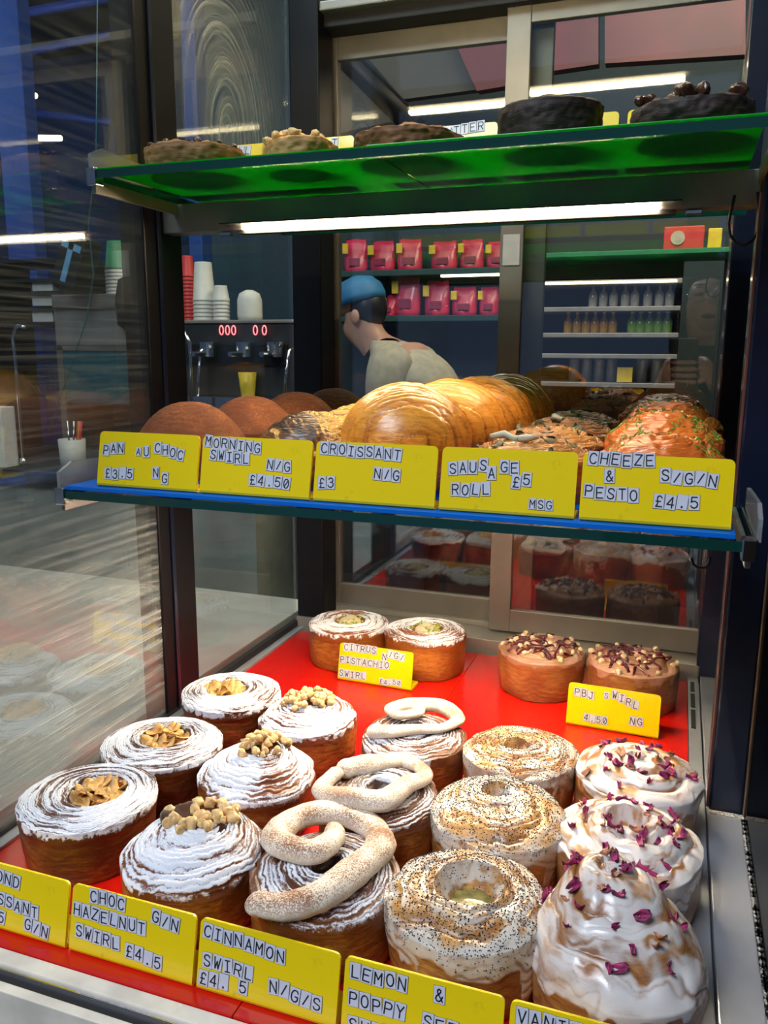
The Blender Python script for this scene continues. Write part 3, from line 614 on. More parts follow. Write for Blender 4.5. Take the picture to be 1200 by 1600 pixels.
# shelves: beams, led tubes, glass, end clips
def shelf(zg, yf, yb_, name):
    e = empty('shelf', (0, 0, 0)); e.parent = case; e.location = Vector((0.25, 0.376, zg))-case.location
    def p(nm, mb, mat): o = mb.done(nm, mat, e); o.location = Vector((-0.25, -0.376, -zg)); return o
    t_ = 0.0075
    mb = MB(); mb.box(-0.034, 0.5395, yf, yb_, zg-t_, zg-0.0002)
    for f in mb.bm.faces: f.material_index = 0 if abs(f.normal.z) > 0.5 else 1
    p('shelf_glass', mb, [M_['glass_shelf'], M_['glass_edge']])
    p('support_beam', MB().box(-0.050, 0.537, 0.378, 0.400, zg-t_-0.030, zg-t_-0.001, 0.001), M_['steelx'])
    p('led_housing', MB().box(0.040, 0.470, 0.380, 0.392, zg-t_-0.0335, zg-t_-0.030), M_['blackmatte'])
    for xx in (0.018, 0.478): p('led_connector', MB().box(xx, xx+0.014, 0.378, 0.386, zg-t_-0.035, zg-t_-0.031, 0.0008), M_['chrome'])
    for xx in (-0.034, 0.5335):
        p('side_bracket', MB().box(xx, xx+0.004 if xx < 0 else xx+0.004, yf+0.004, 0.378, zg-t_-0.012, zg-t_-0.0005, 0.0008), M_['steelx'])
    for xx, s in ((-0.0355, 1), (0.5405, -1)):
        mb = MB().box(min(xx, xx+s*.010), max(xx, xx+s*.010), yf-0.002, yf+0.010, zg-t_-0.006, zg+0.002, 0.0012); p('end_clip', mb, M_['chrome'])
        mb = MB().prism([(0, 0), (0.060, 0), (0.110, 0.004), (0.112, 0.020), (0.018, 0.024), (0, 0.016)], (xx-0.001, yf+0.004, zg-0.001), (0, 1, 0), (0, 0, 1), (1, 0, 0), 0.003); p('end_guard', mb, M_['acrylic'])
    return p
def added_visor(p, z): p('added_led_visor', MB().box(0.03, 0.475, 0.360, 0.380, z, z+0.0012), M_['blackmatte'])  # added lip, blocks LED light from reaching the glass and board above
ps = shelf(0.5815, 0.2430, 0.640, 'top'); o = ps('led_tube', MB().box(0.048, 0.456, 0.3765, 0.3835, 0.5436, 0.5475, 0.001), M_['led']); added_visor(ps, 0.5478)
ps2 = shelf(0.2990, 0.1735, 0.660, 'mid'); ps2('led_tube', MB().box(0.05, 0.45, 0.379, 0.386, 0.2575, 0.2610, 0.001), M_['ledlow']); added_visor(ps2, 0.2613)
cpart('led_tube', MB().box(-0.02, 0.457, 0.372, 0.380, 0.848, 0.854, 0.001), M_['ledtop'])
# cable loop hanging under the top shelf beam, another under the blue shelf
lp = [Vector(at(*q, 0.37)) for q in ((1148, 305), (1142, 330), (1138, 350), (1141, 368), (1150, 380), (1163, 384), (1176, 376), (1184, 362), (1187, 345), (1186, 320), (1184, 300))]
o = MB().tube(lp, 0.0013).done('power_cable', M_['blackmatte'], None, True); tag(o, 'thin black cable loop hanging under the right end of the top shelf beam', 'cable')
lp = [Vector(at(*q, 0.30)) for q in ((1080, 872), (1083, 882), (1092, 888), (1102, 887), (1108, 880), (1110, 870))]
o = MB().tube(lp, 0.0013).done('power_cable', M_['blackmatte'], None, True); tag(o, 'small black cable loop hanging under the right end of the blue tray shelf', 'cable')

# trays (boards)
def tray(x0, x1, y0, y1, z0, z1, mat, label):
    o = MB().box(x0, x1, y0, y1, z0, z1, 0.0006).done('serving_board', mat); tag(o, label, 'tray'); return o
GZ = 0.5838; BZ = 0.3030
tray(-0.030, 0.2330, 0.2440, 0.630, 0.5822, GZ-0.0010, M_['green'], 'left green plastic board on the top glass shelf, under the oat cookie')
tray(0.2345, 0.5280, 0.2440, 0.630, 0.5822, GZ, M_['green'], 'right green plastic board on the top glass shelf, under the dark cocoa cookies')
tray(-0.0265, 0.5265, 0.1760, 0.650, 0.2993, BZ, M_['blue'], 'blue plastic board on the middle glass shelf, under the croissants')
tray(-0.0370, 0.2395, -0.0120, 0.6787, -0.0055, 0.0, M_['red'], 'left red plastic board on the case floor, under the almond topped pastries')
tray(0.2400, 0.5200, -0.0120, 0.6787, -0.0055, 0.0, M_['red'], 'right red plastic board on the case floor, under the rose petal pastries')

# ================================================================== PASTRIES ON THE RED BOARDS
def place(name, x, y, z, rz, label, cat, group, me, mat, smooth=True):
    e = empty(name, (x, y, z+0.0003), rz, label, cat, group); b = link('body', me, mat, e); return e
def sprinkle(e, P, info, meshes, n, seed, name, mats, qlo, qhi, lift, flat=0.6, center=None, rad=None, pile=0.0, sc=(0.85, 1.15)):
    rng = random.Random(seed)
    for k in range(n):
        if center is not None:
            a = rng.uniform(0, 6.283); rr = rad*math.sqrt(rng.random()); x, y = center[0]+rr*math.cos(a), center[1]+rr*math.sin(a)
            dd = (P[40:, :, 0]-x)**2+(P[40:, :, 1]-y)**2; i, j = np.unravel_index(np.argmin(dd), dd.shape); p, nr = surf(P, min(i+40, len(P)-3), j)
            p = Vector((x, y, p.z)); base = max(p.z, center[2] if len(center) > 2 else -1); p.z = base+pile*(1-(rr/rad)**2)*rng.uniform(.3, 1.0)+lift
            nr = (Vector((0, 0, 1))+Vector((rng.uniform(-1, 1), rng.uniform(-1, 1), 0))*flat).normalized()
        else:
            p, nr = pick(P, info, rng, qlo, qhi); p = p+nr*lift; nr = (nr+Vector((rng.uniform(-1, 1), rng.uniform(-1, 1), 0))*flat).normalized()
        s = rng.uniform(*sc); put(name, rng.choice(meshes), mats, e, p, nr, rng.uniform(0, 6.28), (s, s, s))
RX = [0.040, 0.147, 0.268, 0.3715, 0.477]
# --- almond cruffins
for k, (x, y, lab, R) in enumerate(((0.034, 0.107, 'sugar dusted almond pastry at the front left corner, behind the cut-off almond sign', 0.0560),
                                 (0.036, 0.212, 'sugar dusted almond pastry, middle one of the left column on the red board', 0.0555),
                                 (0.038, 0.341, 'sugar dusted almond pastry at the back of the left column, beside the black post', 0.0540))):
    me, P, info = pastry(R, 0.049, 0.004, 6, 0.46, 0.020, arms=4, m=1, fineq=20, amp=0.0012, famp=0.0011, ctr=(0.14, 0.10), seed=11+k, sugar=1.0, choc=0.0, overhang=0.035, taper=0.07)
    e = place('almond_cruffin', x, y, 0, 0.2+k, lab, 'pastry', 'almond pastries', me, M_['c_alm'])
    c = (0.14*R, 0.10*R, 0.040)
    MB().ball((c[0], c[1], 0.034), (0.022, 0.022, 0.006), sub=3).done('filling', M_['choc'], e, True)
    sprinkle(e, P, info, ALM, 46, 50+k, 'almond_flake', M_['almond'], 0, 1, 0.001, 0.75, (c[0], c[1], 0.0440), 0.0205, 0.012, sc=(0.9, 1.25))
# --- hazelnut swirls
for k, (x, y, lab, R, dm, ct_) in enumerate(((0.158, 0.075, 'sugar dusted chocolate hazelnut swirl at the front, behind the choc hazelnut sign', 0.0550, 0.022, (0.05, 0.22)),
                                 (0.146, 0.197, 'sugar dusted swirl with a heap of chopped hazelnuts, second in the hazelnut column', 0.0530, 0.020, (0.05, 0.20)),
                                 (0.1420, 0.320, 'sugar dusted swirl with pale chopped hazelnuts at the back of the hazelnut column', 0.0510, 0.016, (-0.05, 0.15)))):
    me, P, info = pastry(R, 0.046, dm*0.9, 2.7, 0.08, 0.002, arms=3, m=2, fineq=15, amp=0.0028, famp=0.0013, ctr=ct_, seed=31+k, sugar=0.98, choc=0.0, taper=0.06, lump=0.04)
    e = place('hazelnut_swirl', x, y, 0, 0, lab, 'pastry', 'hazelnut swirls', me, M_['c_haz'])
    cx, cy = ((-0.004, 0.016), (0.002, 0.014), (-0.004, 0.006))[k]
    zc = 0.046+dm*0.9-0.001
    mb = MB().ball((cx, cy, zc-0.0035), ((0.033, 0.024, 0.022)[k], (0.023, 0.019, 0.018)[k], 0.0070), sub=4)
    for v in mb.bm.verts: v.co += Vector((math.sin(v.co.y*300), math.cos(v.co.x*260), 0.35*math.sin(v.co.x*500+v.co.y*420)))*0.0013
    mb.done('chocolate_spread', M_['choc'], e, True)
    sprinkle(e, P, info, HAZ, (32, 46, 64)[k], 70+k, 'hazelnut_piece', M_['hazel'], 0, 1, 0.0022, 0.9, (cx-0.001, cy+0.002), (0.030, 0.024, 0.027)[k], (0.004, 0.010, 0.007)[k], sc=((0.75, 1.25), (0.65, 1.05), (0.55, 0.9))[k])
# --- cinnamon swirls
CIN = [((90, 810), (180, 832), (300, 818), (430, 745), (515, 670), (515, 590), (440, 535), (300, 518), (185, 550), (130, 610), (170, 668), (270, 700), (345, 655), (350, 600)),
       ((375, 372), (440, 360), (510, 345), (590, 320), (660, 350), (672, 400), (600, 450), (515, 500), (410, 492), (315, 470), (288, 440), (335, 398)),
       ((478, 205), (540, 212), (640, 205), (730, 198), (795, 160), (805, 120), (740, 90), (620, 88), (550, 110), (535, 135), (570, 162), (640, 150), (650, 122))]
CC = [(318, 715, 268), (500, 430, 226), (632, 185, 205)]
for k, (x, y, lab, R) in enumerate(((0.266, 0.080, 'cinnamon swirl with thick piped cream spiral at the front, behind the cinnamon sign', 0.0560),
                                 (0.2650, 0.197, 'dark topped cinnamon swirl with piped cream, middle of its column', 0.0535),
                                 (0.2600, 0.313, 'cinnamon swirl with the palest cream loop, at the back of its column', 0.0525))):
    me, P, info = pastry(R, 0.047, 0.008, 3, 0.25, 0.010, arms=3, m=2, fineq=16, amp=0.0022, famp=0.0012, ctr=(0, 0.05), seed=51+k, sugar=(0.66, 0.62, 0.70)[k], choc=(0.75, 0.8, 0.7)[k], taper=0.06, lump=0.035)
    e = place('cinnamon_swirl', x, y, 0, 0, lab, 'pastry', 'cinnamon swirls', me, M_['c_cin'])
    cx, cy, rr = CC[k]; dist = math.hypot(x-CAM.x, y-CAM.y); fore = (CAM.z-0.055)/math.hypot(dist, CAM.z-0.055); yaw_ = math.atan2(CAM.x-x, y-CAM.y)
    ca, sa = math.cos(yaw_), math.sin(yaw_); path = []
    for (px, py) in CIN[k]:
        u, v = (px-cx)/rr*R*0.97, -(py-cy)/rr*R*0.97/fore; v -= 0.000; path.append((u*ca-v*sa, u*sa+v*ca))
    n = len(path); r_ = [0.0078+0.0022*math.sin(i*0.9+k) for i in range(n)]; r_[-1] = 0.006
    if k == 0: r_ = [0.0085, 0.0095, 0.0105, 0.0105, 0.0098, 0.0092, 0.0100, 0.0100, 0.0098, 0.0098, 0.0098, 0.0095, 0.008, 0.005]
    if k == 2: r_ = [q*0.85 for q in r_]
    zz = []
    for i, (a, b) in enumerate(path):
        q = min(1, math.hypot(a, b)/R); zz.append(0.047+0.008*(1-q**3)+0.0052+(0.003 if i > n*0.45 else 0.0))
    rope(path, r_, zz, 'cream_swirl', e, M_['cream'], 22, (1.0, 0.85, 0.8)[k])
# --- lemon poppy
for k, (x, y, lab, R, dm, ct_, rh) in enumerate(((0.370, 0.083, 'lemon poppy seed swirl with a deep hollow at the front, behind the lemon sign', 0.0560, 0.010, (0.08, 0.10), 0.46),
                                 (0.368, 0.198, 'lemon poppy seed swirl with dark seeds over its slanting top, middle of its column', 0.0550, 0.013, (0.12, 0.18), 0.22),
                                 (0.3670, 0.308, 'palest lemon poppy seed swirl with an open cleft on top, at the back', 0.0530, 0.010, (-0.1, 0.10), 0.24))):
    me, P, info = pastry(R, 0.052, dm, 2.6, rh, (0.019, 0.010, 0.014)[k], arms=2, m=2, fineq=8, amp=0.0026, famp=0.0010, ctr=ct_, seed=71+k, glaze=(0.86, 0.80, 0.74)[k], taper=0.07, lump=0.05, drip=0.020)
    e = place('lemon_poppy_swirl', x, y, 0, (0.3, 1.0, 2.0)[k], lab, 'pastry', 'lemon poppy seed swirls', me, M_['c_lem'])
    if k == 0: MB().ball((0.07*R, 0.10*R, 0.0435), (0.021, 0.021, 0.0035), sub=3).done('lemon_curd', plain('lemon_curd', (0.34, 0.27, 0.07), 0.4, coat=0.2, var=.4, vs=150), e, True)
    o = bits(P, info, (2600, 2800, 2300)[k], 90+k, 0.00058, 0.034).done('poppy_seeds', M_['seed'], e); o['kind'] = 'stuff'
# --- vanilla rose
for k, (x, y, lab, R, H, dm, ct_, rh, pp) in enumerate(((0.4715, 0.083, 'tall peaked rose petal swirl with thick white icing, front right corner', 0.0560, 0.042, 0.051, (-0.22, 0.22), 0.05, 2.15),
                                 (0.4710, 0.196, 'iced rose petal swirl with an open ring hole, middle of the right column', 0.0560, 0.050, 0.017, (0.05, 0.12), 0.30, 2.2),
                                 (0.4720, 0.306, 'iced rose petal swirl at the back of the right column, behind the ring shaped one', 0.0545, 0.050, 0.016, (0.0, 0.1), 0.10, 2.2))):
    me, P, info = pastry(R, H, dm, pp, rh, (0.002, 0.034, 0.006)[k], arms=(3.0, 3.0, 3.0)[k], m=2, fineq=6, amp=0.0046, famp=0.0012, ctr=ct_, seed=91+k, glaze=0.92, taper=0.06, lump=0.05, drip=(0.005, 0.014, 0.012)[k], sdir=-1)
    e = place('rose_vanilla_swirl', x, y, 0, (0, 0.6, 1.5)[k], lab, 'pastry', 'rose petal swirls', me, M_['c_van'])
    sprinkle(e, P, info, PET+PET+PEP, (38, 36, 34)[k], 110+k, 'rose_petal', M_['petal'], 0.10, 0.88, 0.0016, 1.1, sc=(0.55, 1.1))
# --- citrus pistachio
for k, (x, y, lab) in enumerate(((0.0745, 0.598, 'left of the two citrus pistachio pastries at the back of the red board'), (0.1835, 0.604, 'right of the two citrus pistachio pastries at the back of the red board'))):
    me, P, info = pastry(0.0545, 0.052, 0.003, 5, 0.46, 0.008, arms=2, m=1, fineq=13, amp=0.0012, famp=0.0010, ctr=(0.0, 0.12), seed=121+k, sugar=0.92, overhang=0.02, taper=0.03, nt=220)
    e = place('citrus_pistachio_cruffin', x, y, 0, 0, lab, 'pastry', 'citrus pistachio pastries', me, M_['c_cit'])
    MB().ball((0, 0.006, 0.0505), (0.016, 0.015, 0.0075), sub=3).done('custard', M_['custard'], e, True)
    MB().ball((0.0005, 0.0055, 0.0575), (0.007, 0.007, 0.004), sub=3).done('custard', M_['custard'], e, True)
    sprinkle(e, P, info, PIS, 34, 130+k, 'pistachio_piece', M_['pist'], 0, 1, 0.001, 0.9, (0.0, 0.006, 0.0525), 0.022, 0.003)
# --- pbj
for k, (x, y, lab) in enumerate(((0.3420, 0.592, 'left of the two jam drizzled peanut pastries, behind the PBJ sign'), (0.4530, 0.588, 'right of the two jam drizzled peanut pastries, beside the vent slots'))):
    me, P, info = pastry(0.0545, 0.050, 0.008, 3.5, 0.16, 0.005, arms=3, m=2, fineq=7, amp=0.0040, famp=0.0009, ctr=(0, 0), seed=141+k, glaze=0.70, taper=0.04, nt=220, drip=0.007, lump=0.04)
    e = place('jam_peanut_swirl', x, y, 0, k, lab, 'pastry', 'jam and peanut swirls', me, M_['c_pbj'])
    rng = random.Random(k+9); mb = MB()
    for q in range(14):
        a = rng.uniform(0, 6.28); off = rng.uniform(-0.03, 0.03); pts = []
        for s_ in np.linspace(-0.04, 0.04, 22):
            X_ = s_*math.cos(a)-off*math.sin(a); Y_ = s_*math.sin(a)+off*math.cos(a)+0.003*math.sin(s_*180+q)
            rr = math.hypot(X_, Y_)
            if rr > 0.052: continue
            dd = (P[36:130, :, 0]-X_)**2+(P[36:130, :, 1]-Y_)**2; i, j = np.unravel_index(np.argmin(dd), dd.shape); pts.append((X_, Y_, P[i+36, j, 2]+0.0004))
        if len(pts) > 3: mb.tube(pts, [0.0011+0.0009*abs(math.sin(i*0.7+q)) for i in range(len(pts))], 6)
    mb.done('jam_drizzle', M_['jam'], e, True)
    sprinkle(e, P, info, PEA, 26, 150+k, 'peanut_piece', M_['peanut'], 0.1, 0.95, 0.0012, 0.7, sc=(1.0, 1.6))

# ================================================================== MIDDLE SHELF
Zs = BZ
for k, (x, y, lab) in enumerate(((0.041, 0.275, 'cocoa dusted round pan au choc bun at the front of its row'), (0.049, 0.382, 'cocoa dusted round bun, second in the row behind the pan au choc sign'),
                                 (0.053, 0.487, 'cocoa dusted round bun, third in the row behind the pan au choc sign'), (0.058, 0.592, 'cocoa dusted round bun, last in its row next to the rear post'))):
    me, P, info = pastry(0.0535, 0.034, 0.036, 2.3, 0.03, 0.001, arms=1, m=0, fineq=9, amp=0.0006, famp=0.0004, seed=161+k, taper=0.12, nt=200, lump=0.035)
    place('cocoa_bun', x, y, Zs, k, lab, 'pastry', 'cocoa dusted buns', me, M_['c_pan'])
for k, (x, y, lab) in enumerate(((0.170, 0.272, 'chocolate streaked morning swirl at the front of its row'), (0.174, 0.380, 'crumb topped morning swirl, second in its row'),
                                 (0.176, 0.487, 'crumb topped morning swirl, third in its row'), (0.178, 0.594, 'crumb topped morning swirl, last in its row by the rear door'))):
    me, P, info = pastry(0.0530, 0.034, 0.030, 2.3, 0.05, 0.002, arms=2, m=1, fineq=9, amp=0.0016, famp=0.0009, seed=181+k, taper=0.08, nt=220, lump=0.05, sugar=0.62, jag=0.0007)
    # chocolate streaked flank on the left front
    X_ = P[..., 0]; Y_ = P[..., 1]; cm = np.clip(sst(-X_*0.8-Y_*0.5, -0.022, 0.006)*(0.75+0.75*vnoise((X_+Y_)*260, Y_*30, P[..., 2]*120, 5+k)), 0, 1) if k == 0 else 0*X_
    me.attributes['choc'].data.foreach_set('value', cm.astype(np.float32).ravel())
    sg = np.array(P[..., 0]*0+0.62)*(1-0.75*(cm > 0.4)); me.attributes['sug'].data.foreach_set('value', sg.astype(np.float32).ravel())
    place('morning_swirl', x, y, Zs, 0, lab, 'pastry', 'morning swirls', me, M_['c_mor'])
def croissant(Lh, Rr, Hh, seed, steps=5):
    ns, nt = 150, 120; s = np.linspace(-1, 1, ns)[:, None]; th = np.linspace(0, 2*np.pi, nt, endpoint=False)[None, :]
    sl = s+0.10*np.cos(th)*np.sign(s+1e-9)+0.02*vnoise(th*2+0*s, s*3, 0*s+0*th, seed)
    a = np.clip(np.abs(sl), 0, 1); qs = a*steps; fr = qs-np.floor(qs)
    base = (1-np.clip(np.abs(s), 0, 1)**2.4)**0.55
    stepb = 0.115*np.sqrt(np.clip(1-fr, 0, 1))*(1-0.3*a)-0.03
    fine = np.abs(np.sin(sl*38+vnoise(sl*12, th*3, 0*th+0*s, seed+1)*3))**0.8
    r = base*(0.93+stepb+0.034*fine*(0.4+0.6*(1-fr)))+0.012*vnoise(sl*7, np.cos(th)*2, np.sin(th)*2, seed+2)*base
    X = Rr*r*np.cos(th); Z = Hh*0.5*(r*np.sin(th)*1.05+0.92); Y = s*Lh+0*th; Z = np.maximum(Z, 0)
    P = np.stack([X, Y, Z], -1); o = np.ones_like(X)
    me = grid_mesh('body', P, dict(fold=fine*0.6+0.2*o, sug=0*o, ice=0*o, choc=0*o, bake=np.clip(0.0+0.65*(1-np.sqrt(np.clip(1-fr, 0, 1)))+0.3*vnoise(X*30, Y*30, Z*30, seed+4)-0.1*np.sin(th)+0.4*(0.6-fine)+0.35*(np.sin(th) < -0.2), 0, 1), top=o*0))
    return me
for k, (x, y, rz, lab) in enumerate(((0.262, 0.272, 0.25, 'golden glazed croissant at the front, behind the croissant sign'), (0.274, 0.375, 0.10, 'golden croissant, second in the row going back'),
                                 (0.282, 0.480, 0.05, 'browner croissant, third in the row going back'), (0.288, 0.585, 0.0, 'croissant at the back of the row, against the rear door'))):
    e = place('croissant', x, y, Zs, rz, lab, 'croissant', 'croissants', croissant((0.066, 0.060, 0.060, 0.058)[k], 0.0555, 0.092, 200+k, (4, 5, 5, 5)[k]), M_['c_cro'])
for k, (x, y, lab) in enumerate(((0.3710, 0.268, 'flat flaky sausage roll round with grey green pieces, behind the sausage roll sign'), (0.3715, 0.375, 'flat flaky sausage roll round topped with pumpkin seeds, second in its row'),
                                 (0.371, 0.482, 'flat sausage roll round with a pale onion strip, third in its row'), (0.371, 0.588, 'flat dark sausage roll round at the back of its row'))):
    me, P, info = pastry(0.0510, 0.034, 0.014, 3, 0.12, 0.004, arms=3, m=1, fineq=10, amp=0.0020, famp=0.0010, seed=221+k, taper=0.05, nt=220, lump=0.08, jag=0.0009)
    e = place('sausage_roll', x, y, Zs, k, lab, 'pastry', 'sausage roll rounds', me, M_['c_sau'])
    PUM = [almond_mesh(200+i) for i in range(3)]
    for m_ in PUM: m_.materials.clear(); m_.materials.append(M_['pumpkin'])
    sprinkle(e, P, info, PUM, 16, 230+k, 'pumpkin_seed', M_['pumpkin'], 0.1, 0.95, 0.0006, 0.35, sc=(0.5, 0.85))
    o = bits(P, info, 220, 240+k, 0.0008, None, 0.1, 1.0).done('sesame_seeds', M_['peanut'], e); o['kind'] = 'stuff'
    if k in (0, 2):
        pts = [(-0.030+0.010*i, -0.018*(k == 0)+0.012*(k == 2)+0.006*math.sin(i*1.3), 0.051+0.002*math.sin(i*2.1)) for i in range(5)]
        MB().tube(pts, [0.002, 0.0034, 0.0030, 0.0034, 0.0015], 10).done('onion_strip', M_['onion'], e, True)
for k, (x, y, h, lab) in enumerate(((0.4740, 0.262, 0.0, 'orange cheese and pesto round at the front, behind the cheeze and pesto sign'), (0.4745, 0.368, 0.010, 'cheese and pesto round with the most green herbs, second in its row'),
                                 (0.4750, 0.475, 0.014, 'cheese and pesto round, third in its row'), (0.474, 0.582, 0.016, 'browned cheese and pesto round at the back of its row'))):
    me, P, info = pastry(0.0515, 0.036+h*.6, 0.020+h*.4, 2.6, 0.10, 0.004, arms=2, m=1, fineq=8, amp=0.0018, famp=0.0008, seed=251+k, taper=0.05, nt=220, lump=0.09, jag=0.0011)
    e = place('cheese_pesto_round', x, y, Zs, k*1.3, lab, 'pastry', 'cheese and pesto rounds', me, M_['c_chz'])
    o = bits(P, info, (420, 620, 380, 260)[k], 260+k, 0.00105, None, 0.0, 1.0, 'leaf', mask=lambda p: vnoise(np.float64(p.x*60), np.float64(p.y*60), np.float64(0), k) > -0.15).done('herb_flakes', M_['herb'], e); o['kind'] = 'stuff'
    sprinkle(e, P, info, PEA, 14, 270+k, 'cheese_crumb', M_['peanut'], 0.2, 0.98, 0.0, 0.5, sc=(0.35, 0.6))

# ================================================================== TOP SHELF COOKIES
for k, (x, y, R, H, dm, mt, lab, cat) in enumerate((
        (0.0330, 0.318, 0.0480, 0.024, 0.004, 'cookie_light', 'oat cookie with dark raisins on the left end of the green board', 'cookie'),
        (0.1370, 0.330, 0.0335, 0.026, 0.005, 'cookie_tan', 'smallest cookie, pale and heaped with broken nuts, on the green board', 'cookie'),
        (0.2440, 0.322, 0.0480, 0.021, 0.005, 'cookie_brown', 'flat wide brown cookie in the middle of the green shelf', 'cookie'),
        (0.3680, 0.322, 0.0430, 0.033, 0.007, 'cookie_dark', 'thick dark cocoa cookie with a smooth domed top', 'cookie'),
        (0.4790, 0.318, 0.0460, 0.023, 0.006, 'cookie_dark', 'dark cocoa cookie covered in chocolate chunks, at the right end', 'cookie'))):
    me, P, info = pastry(R, H, dm, 2.6, 0.04, 0.001, arms=0.5, m=0, fineq=1, amp=0.0005, famp=0.0002, seed=300+k, taper=0.10, nt=200, lump=0.05, jag=0.0014 if k != 3 else 0.0008)
    e = place('cookie', x, y, GZ if x > 0.234 else GZ-0.001, 0, lab, cat, 'cookies on the green shelf', me, M_[mt])
    if k == 0: sprinkle(e, P, info, CHU, 16, 310, 'raisin', M_['choc'], 0.2, 0.95, 0.0006, 0.5, sc=(0.35, 0.55))
    if k == 1: sprinkle(e, P, info, OAT, 26, 311, 'nut_piece', M_['hazel'], 0.0, 0.95, 0.0030, 0.8, sc=(0.6, 1.0))
    if k == 4: sprinkle(e, P, info, CHU, 18, 312, 'chocolate_chunk', M_['choc'], 0.0, 0.9, 0.0035, 0.8, sc=(0.6, 1.0))

# ================================================================== PRICE SIGNS
XP = 0.105
price_label(0.002, 0.1833, BZ, [('PAN', .075, .35, -.02), ('A', .41, .36, 0, .75), ('U', .49, .34), ('CHOC', .60, .28, .03), ('£3.5', .11, .78, -.01), ('N', .60, .70), ('G', .69, .80)], 'yellow sign for pan au choc at three fifty, leftmost on the blue board', seed=1)
price_label(0.002+XP, 0.1833, BZ, [('MORNING', .055, .12, .012), ('SWIRL', .11, .34, .01), ('N/G', .64, .45, .01), ('£4.50', .49, .72, .01)], 'yellow sign for the morning swirl, second from the left on the blue board', seed=2)
ms = [o for o in bpy.data.objects if o.get('label', '').startswith('yellow sign for the morning')][0]
for u_, v_, a_, b_ in ((.33, .10, .0042, .0034), (.29, .45, .0030, .0020), (.33, .47, .0034, .0024)):
    o = MB().ball((0, 0, 0), (a_, .0003, b_), sub=2).done('ink_smudge', M_['ink'], ms, True); h_ = LH*(1-v_); o.matrix_local = Matrix.Translation((u_*LW, h_*math.sin(LEAN), .001+h_*math.cos(LEAN))) @ Matrix.Rotation(-LEAN, 4, 'X')
price_label(0.002+2*XP, 0.1833, BZ, [('CROISSANT', .07, .13, .008), ('N/G', .53, .50, .01), ('£3', .07, .70)], 'yellow sign for croissants at three pounds, middle one on the blue board', seed=3)
price_label(0.002+3*XP, 0.1833, BZ, [('SAUS', .09, .35, -.02), ('A', .385, .40), ('GE', .475, .29), ('£5', .57, .50, -.03), ('ROLL', .12, .68, -.01), ('MSG', .70, .82, 0, .78)], 'yellow sign for the sausage roll at five pounds, second from the right', seed=4)
price_label(0.002+4*XP, 0.1833, BZ, [('CHEEZE', .07, .10, .0), ('&', .19, .34), ('PESTO', .055, .57, .01), ('S/G/N', .56, .29, .01), ('£4.5', .53, .66, .0)], 'yellow sign for cheeze and pesto, rightmost on the blue board', seed=5)
X0 = -0.0054
price_label(X0+0.001, 0.0, 0, [('ALMOND', .16, .17, .01), ('CROISSANT', .11, .50, .01), ('£4.5', .20, .80), ('G/N', .67, .80, .02)], 'yellow almond croissant sign cut off by the left edge of the view', seed=6)
price_label(X0+XP+0.001, 0.0, 0, [('CHOC', .18, .12, .0), ('HAZELNUT', .05, .36, .005), ('SWIRL', .08, .66, .01), ('£4.5', .50, .74, .02), ('G/N', .69, .18, .02)], 'yellow sign for the choc hazelnut swirl on the front of the red board', seed=7)
price_label(X0+2*XP+0.001, 0.0, 0, [('CINNAMON', .06, .17, .01), ('SWIRL', .07, .56, .005), ('£4.', .05, .82, -.01), ('5', .345, .80), ('N/G/S', .56, .66, .02)], 'yellow sign for the cinnamon swirl on the front of the red board', seed=8)
price_label(X0+3*XP+0.001, 0.0, 0, [('LEMON', .07, .18, .0), ('&', .61, .18), ('POPPY', .07, .53, .0), ('SEED', .55, .55, .01), ('SWIRL', .08, .85, .0)], 'yellow sign for the lemon and poppy seed swirl, cut by the bottom edge', seed=9)
price_label(X0+4*XP+0.001, 0.0, 0, [('VANILLA', .07, .18, .0), ('ROSE', .07, .53, .0)], 'yellow sign for the vanilla swirl in the bottom right corner of the view', seed=10)
price_label(0.0895, 0.5220, 0, [('CITRUS', .09, .12, -.005), ('N', .62, .22), ('/G/', .70, .15, .02), ('PISTACHIO', .05, .45, .0), ('SWIRL', .05, .82, .0), ('£4.50', .60, .88, -.01, .78)], 'yellow sign for the citrus pistachio swirl at the back of the red board', rz=-0.03, seed=11)
price_label(0.3870, 0.4930, 0, [('PBJ', .10, .22, .01), ('S', .42, .20, 0, .8), ('WIRL', .51, .16, .05), ('4.50', .22, .76, .01, .9), ('NG', .72, .68, .0)], 'yellow PBJ swirl sign standing in front of the jam drizzled pastries', rz=-0.04, seed=12)
for k, (x, zg, ln, lab) in enumerate(((-0.058+0.008, GZ-0.001, [('OATRAISL', .03, .16), ('L', .80, .16)], ''), (0.0620, GZ-.001, [('T', .80, .14)], 'yellow sign on the green board, behind the small nut cookie'),
                               (0.2060, GZ, [('BUTTER', .46, .14, -.01)], 'yellow sign ending in UTTER, behind the flat brown cookie'), (0.3150, GZ, [], 'yellow sign on the green board, hidden behind the domed cocoa cookie'),
                               (0.4240, GZ, [], 'yellow sign on the green board, behind the cookie with chocolate chunks'))):
    if k == 0: x, ln, lab = -0.028-0.014, [('LL', .66, .16)], 'yellow sign with two letters showing behind the oat cookie'
    if k == 0: x = -0.0290
    price_label(x if k else -0.0290, 0.388, zg, ln, lab, seed=20+k, sc=1.0)

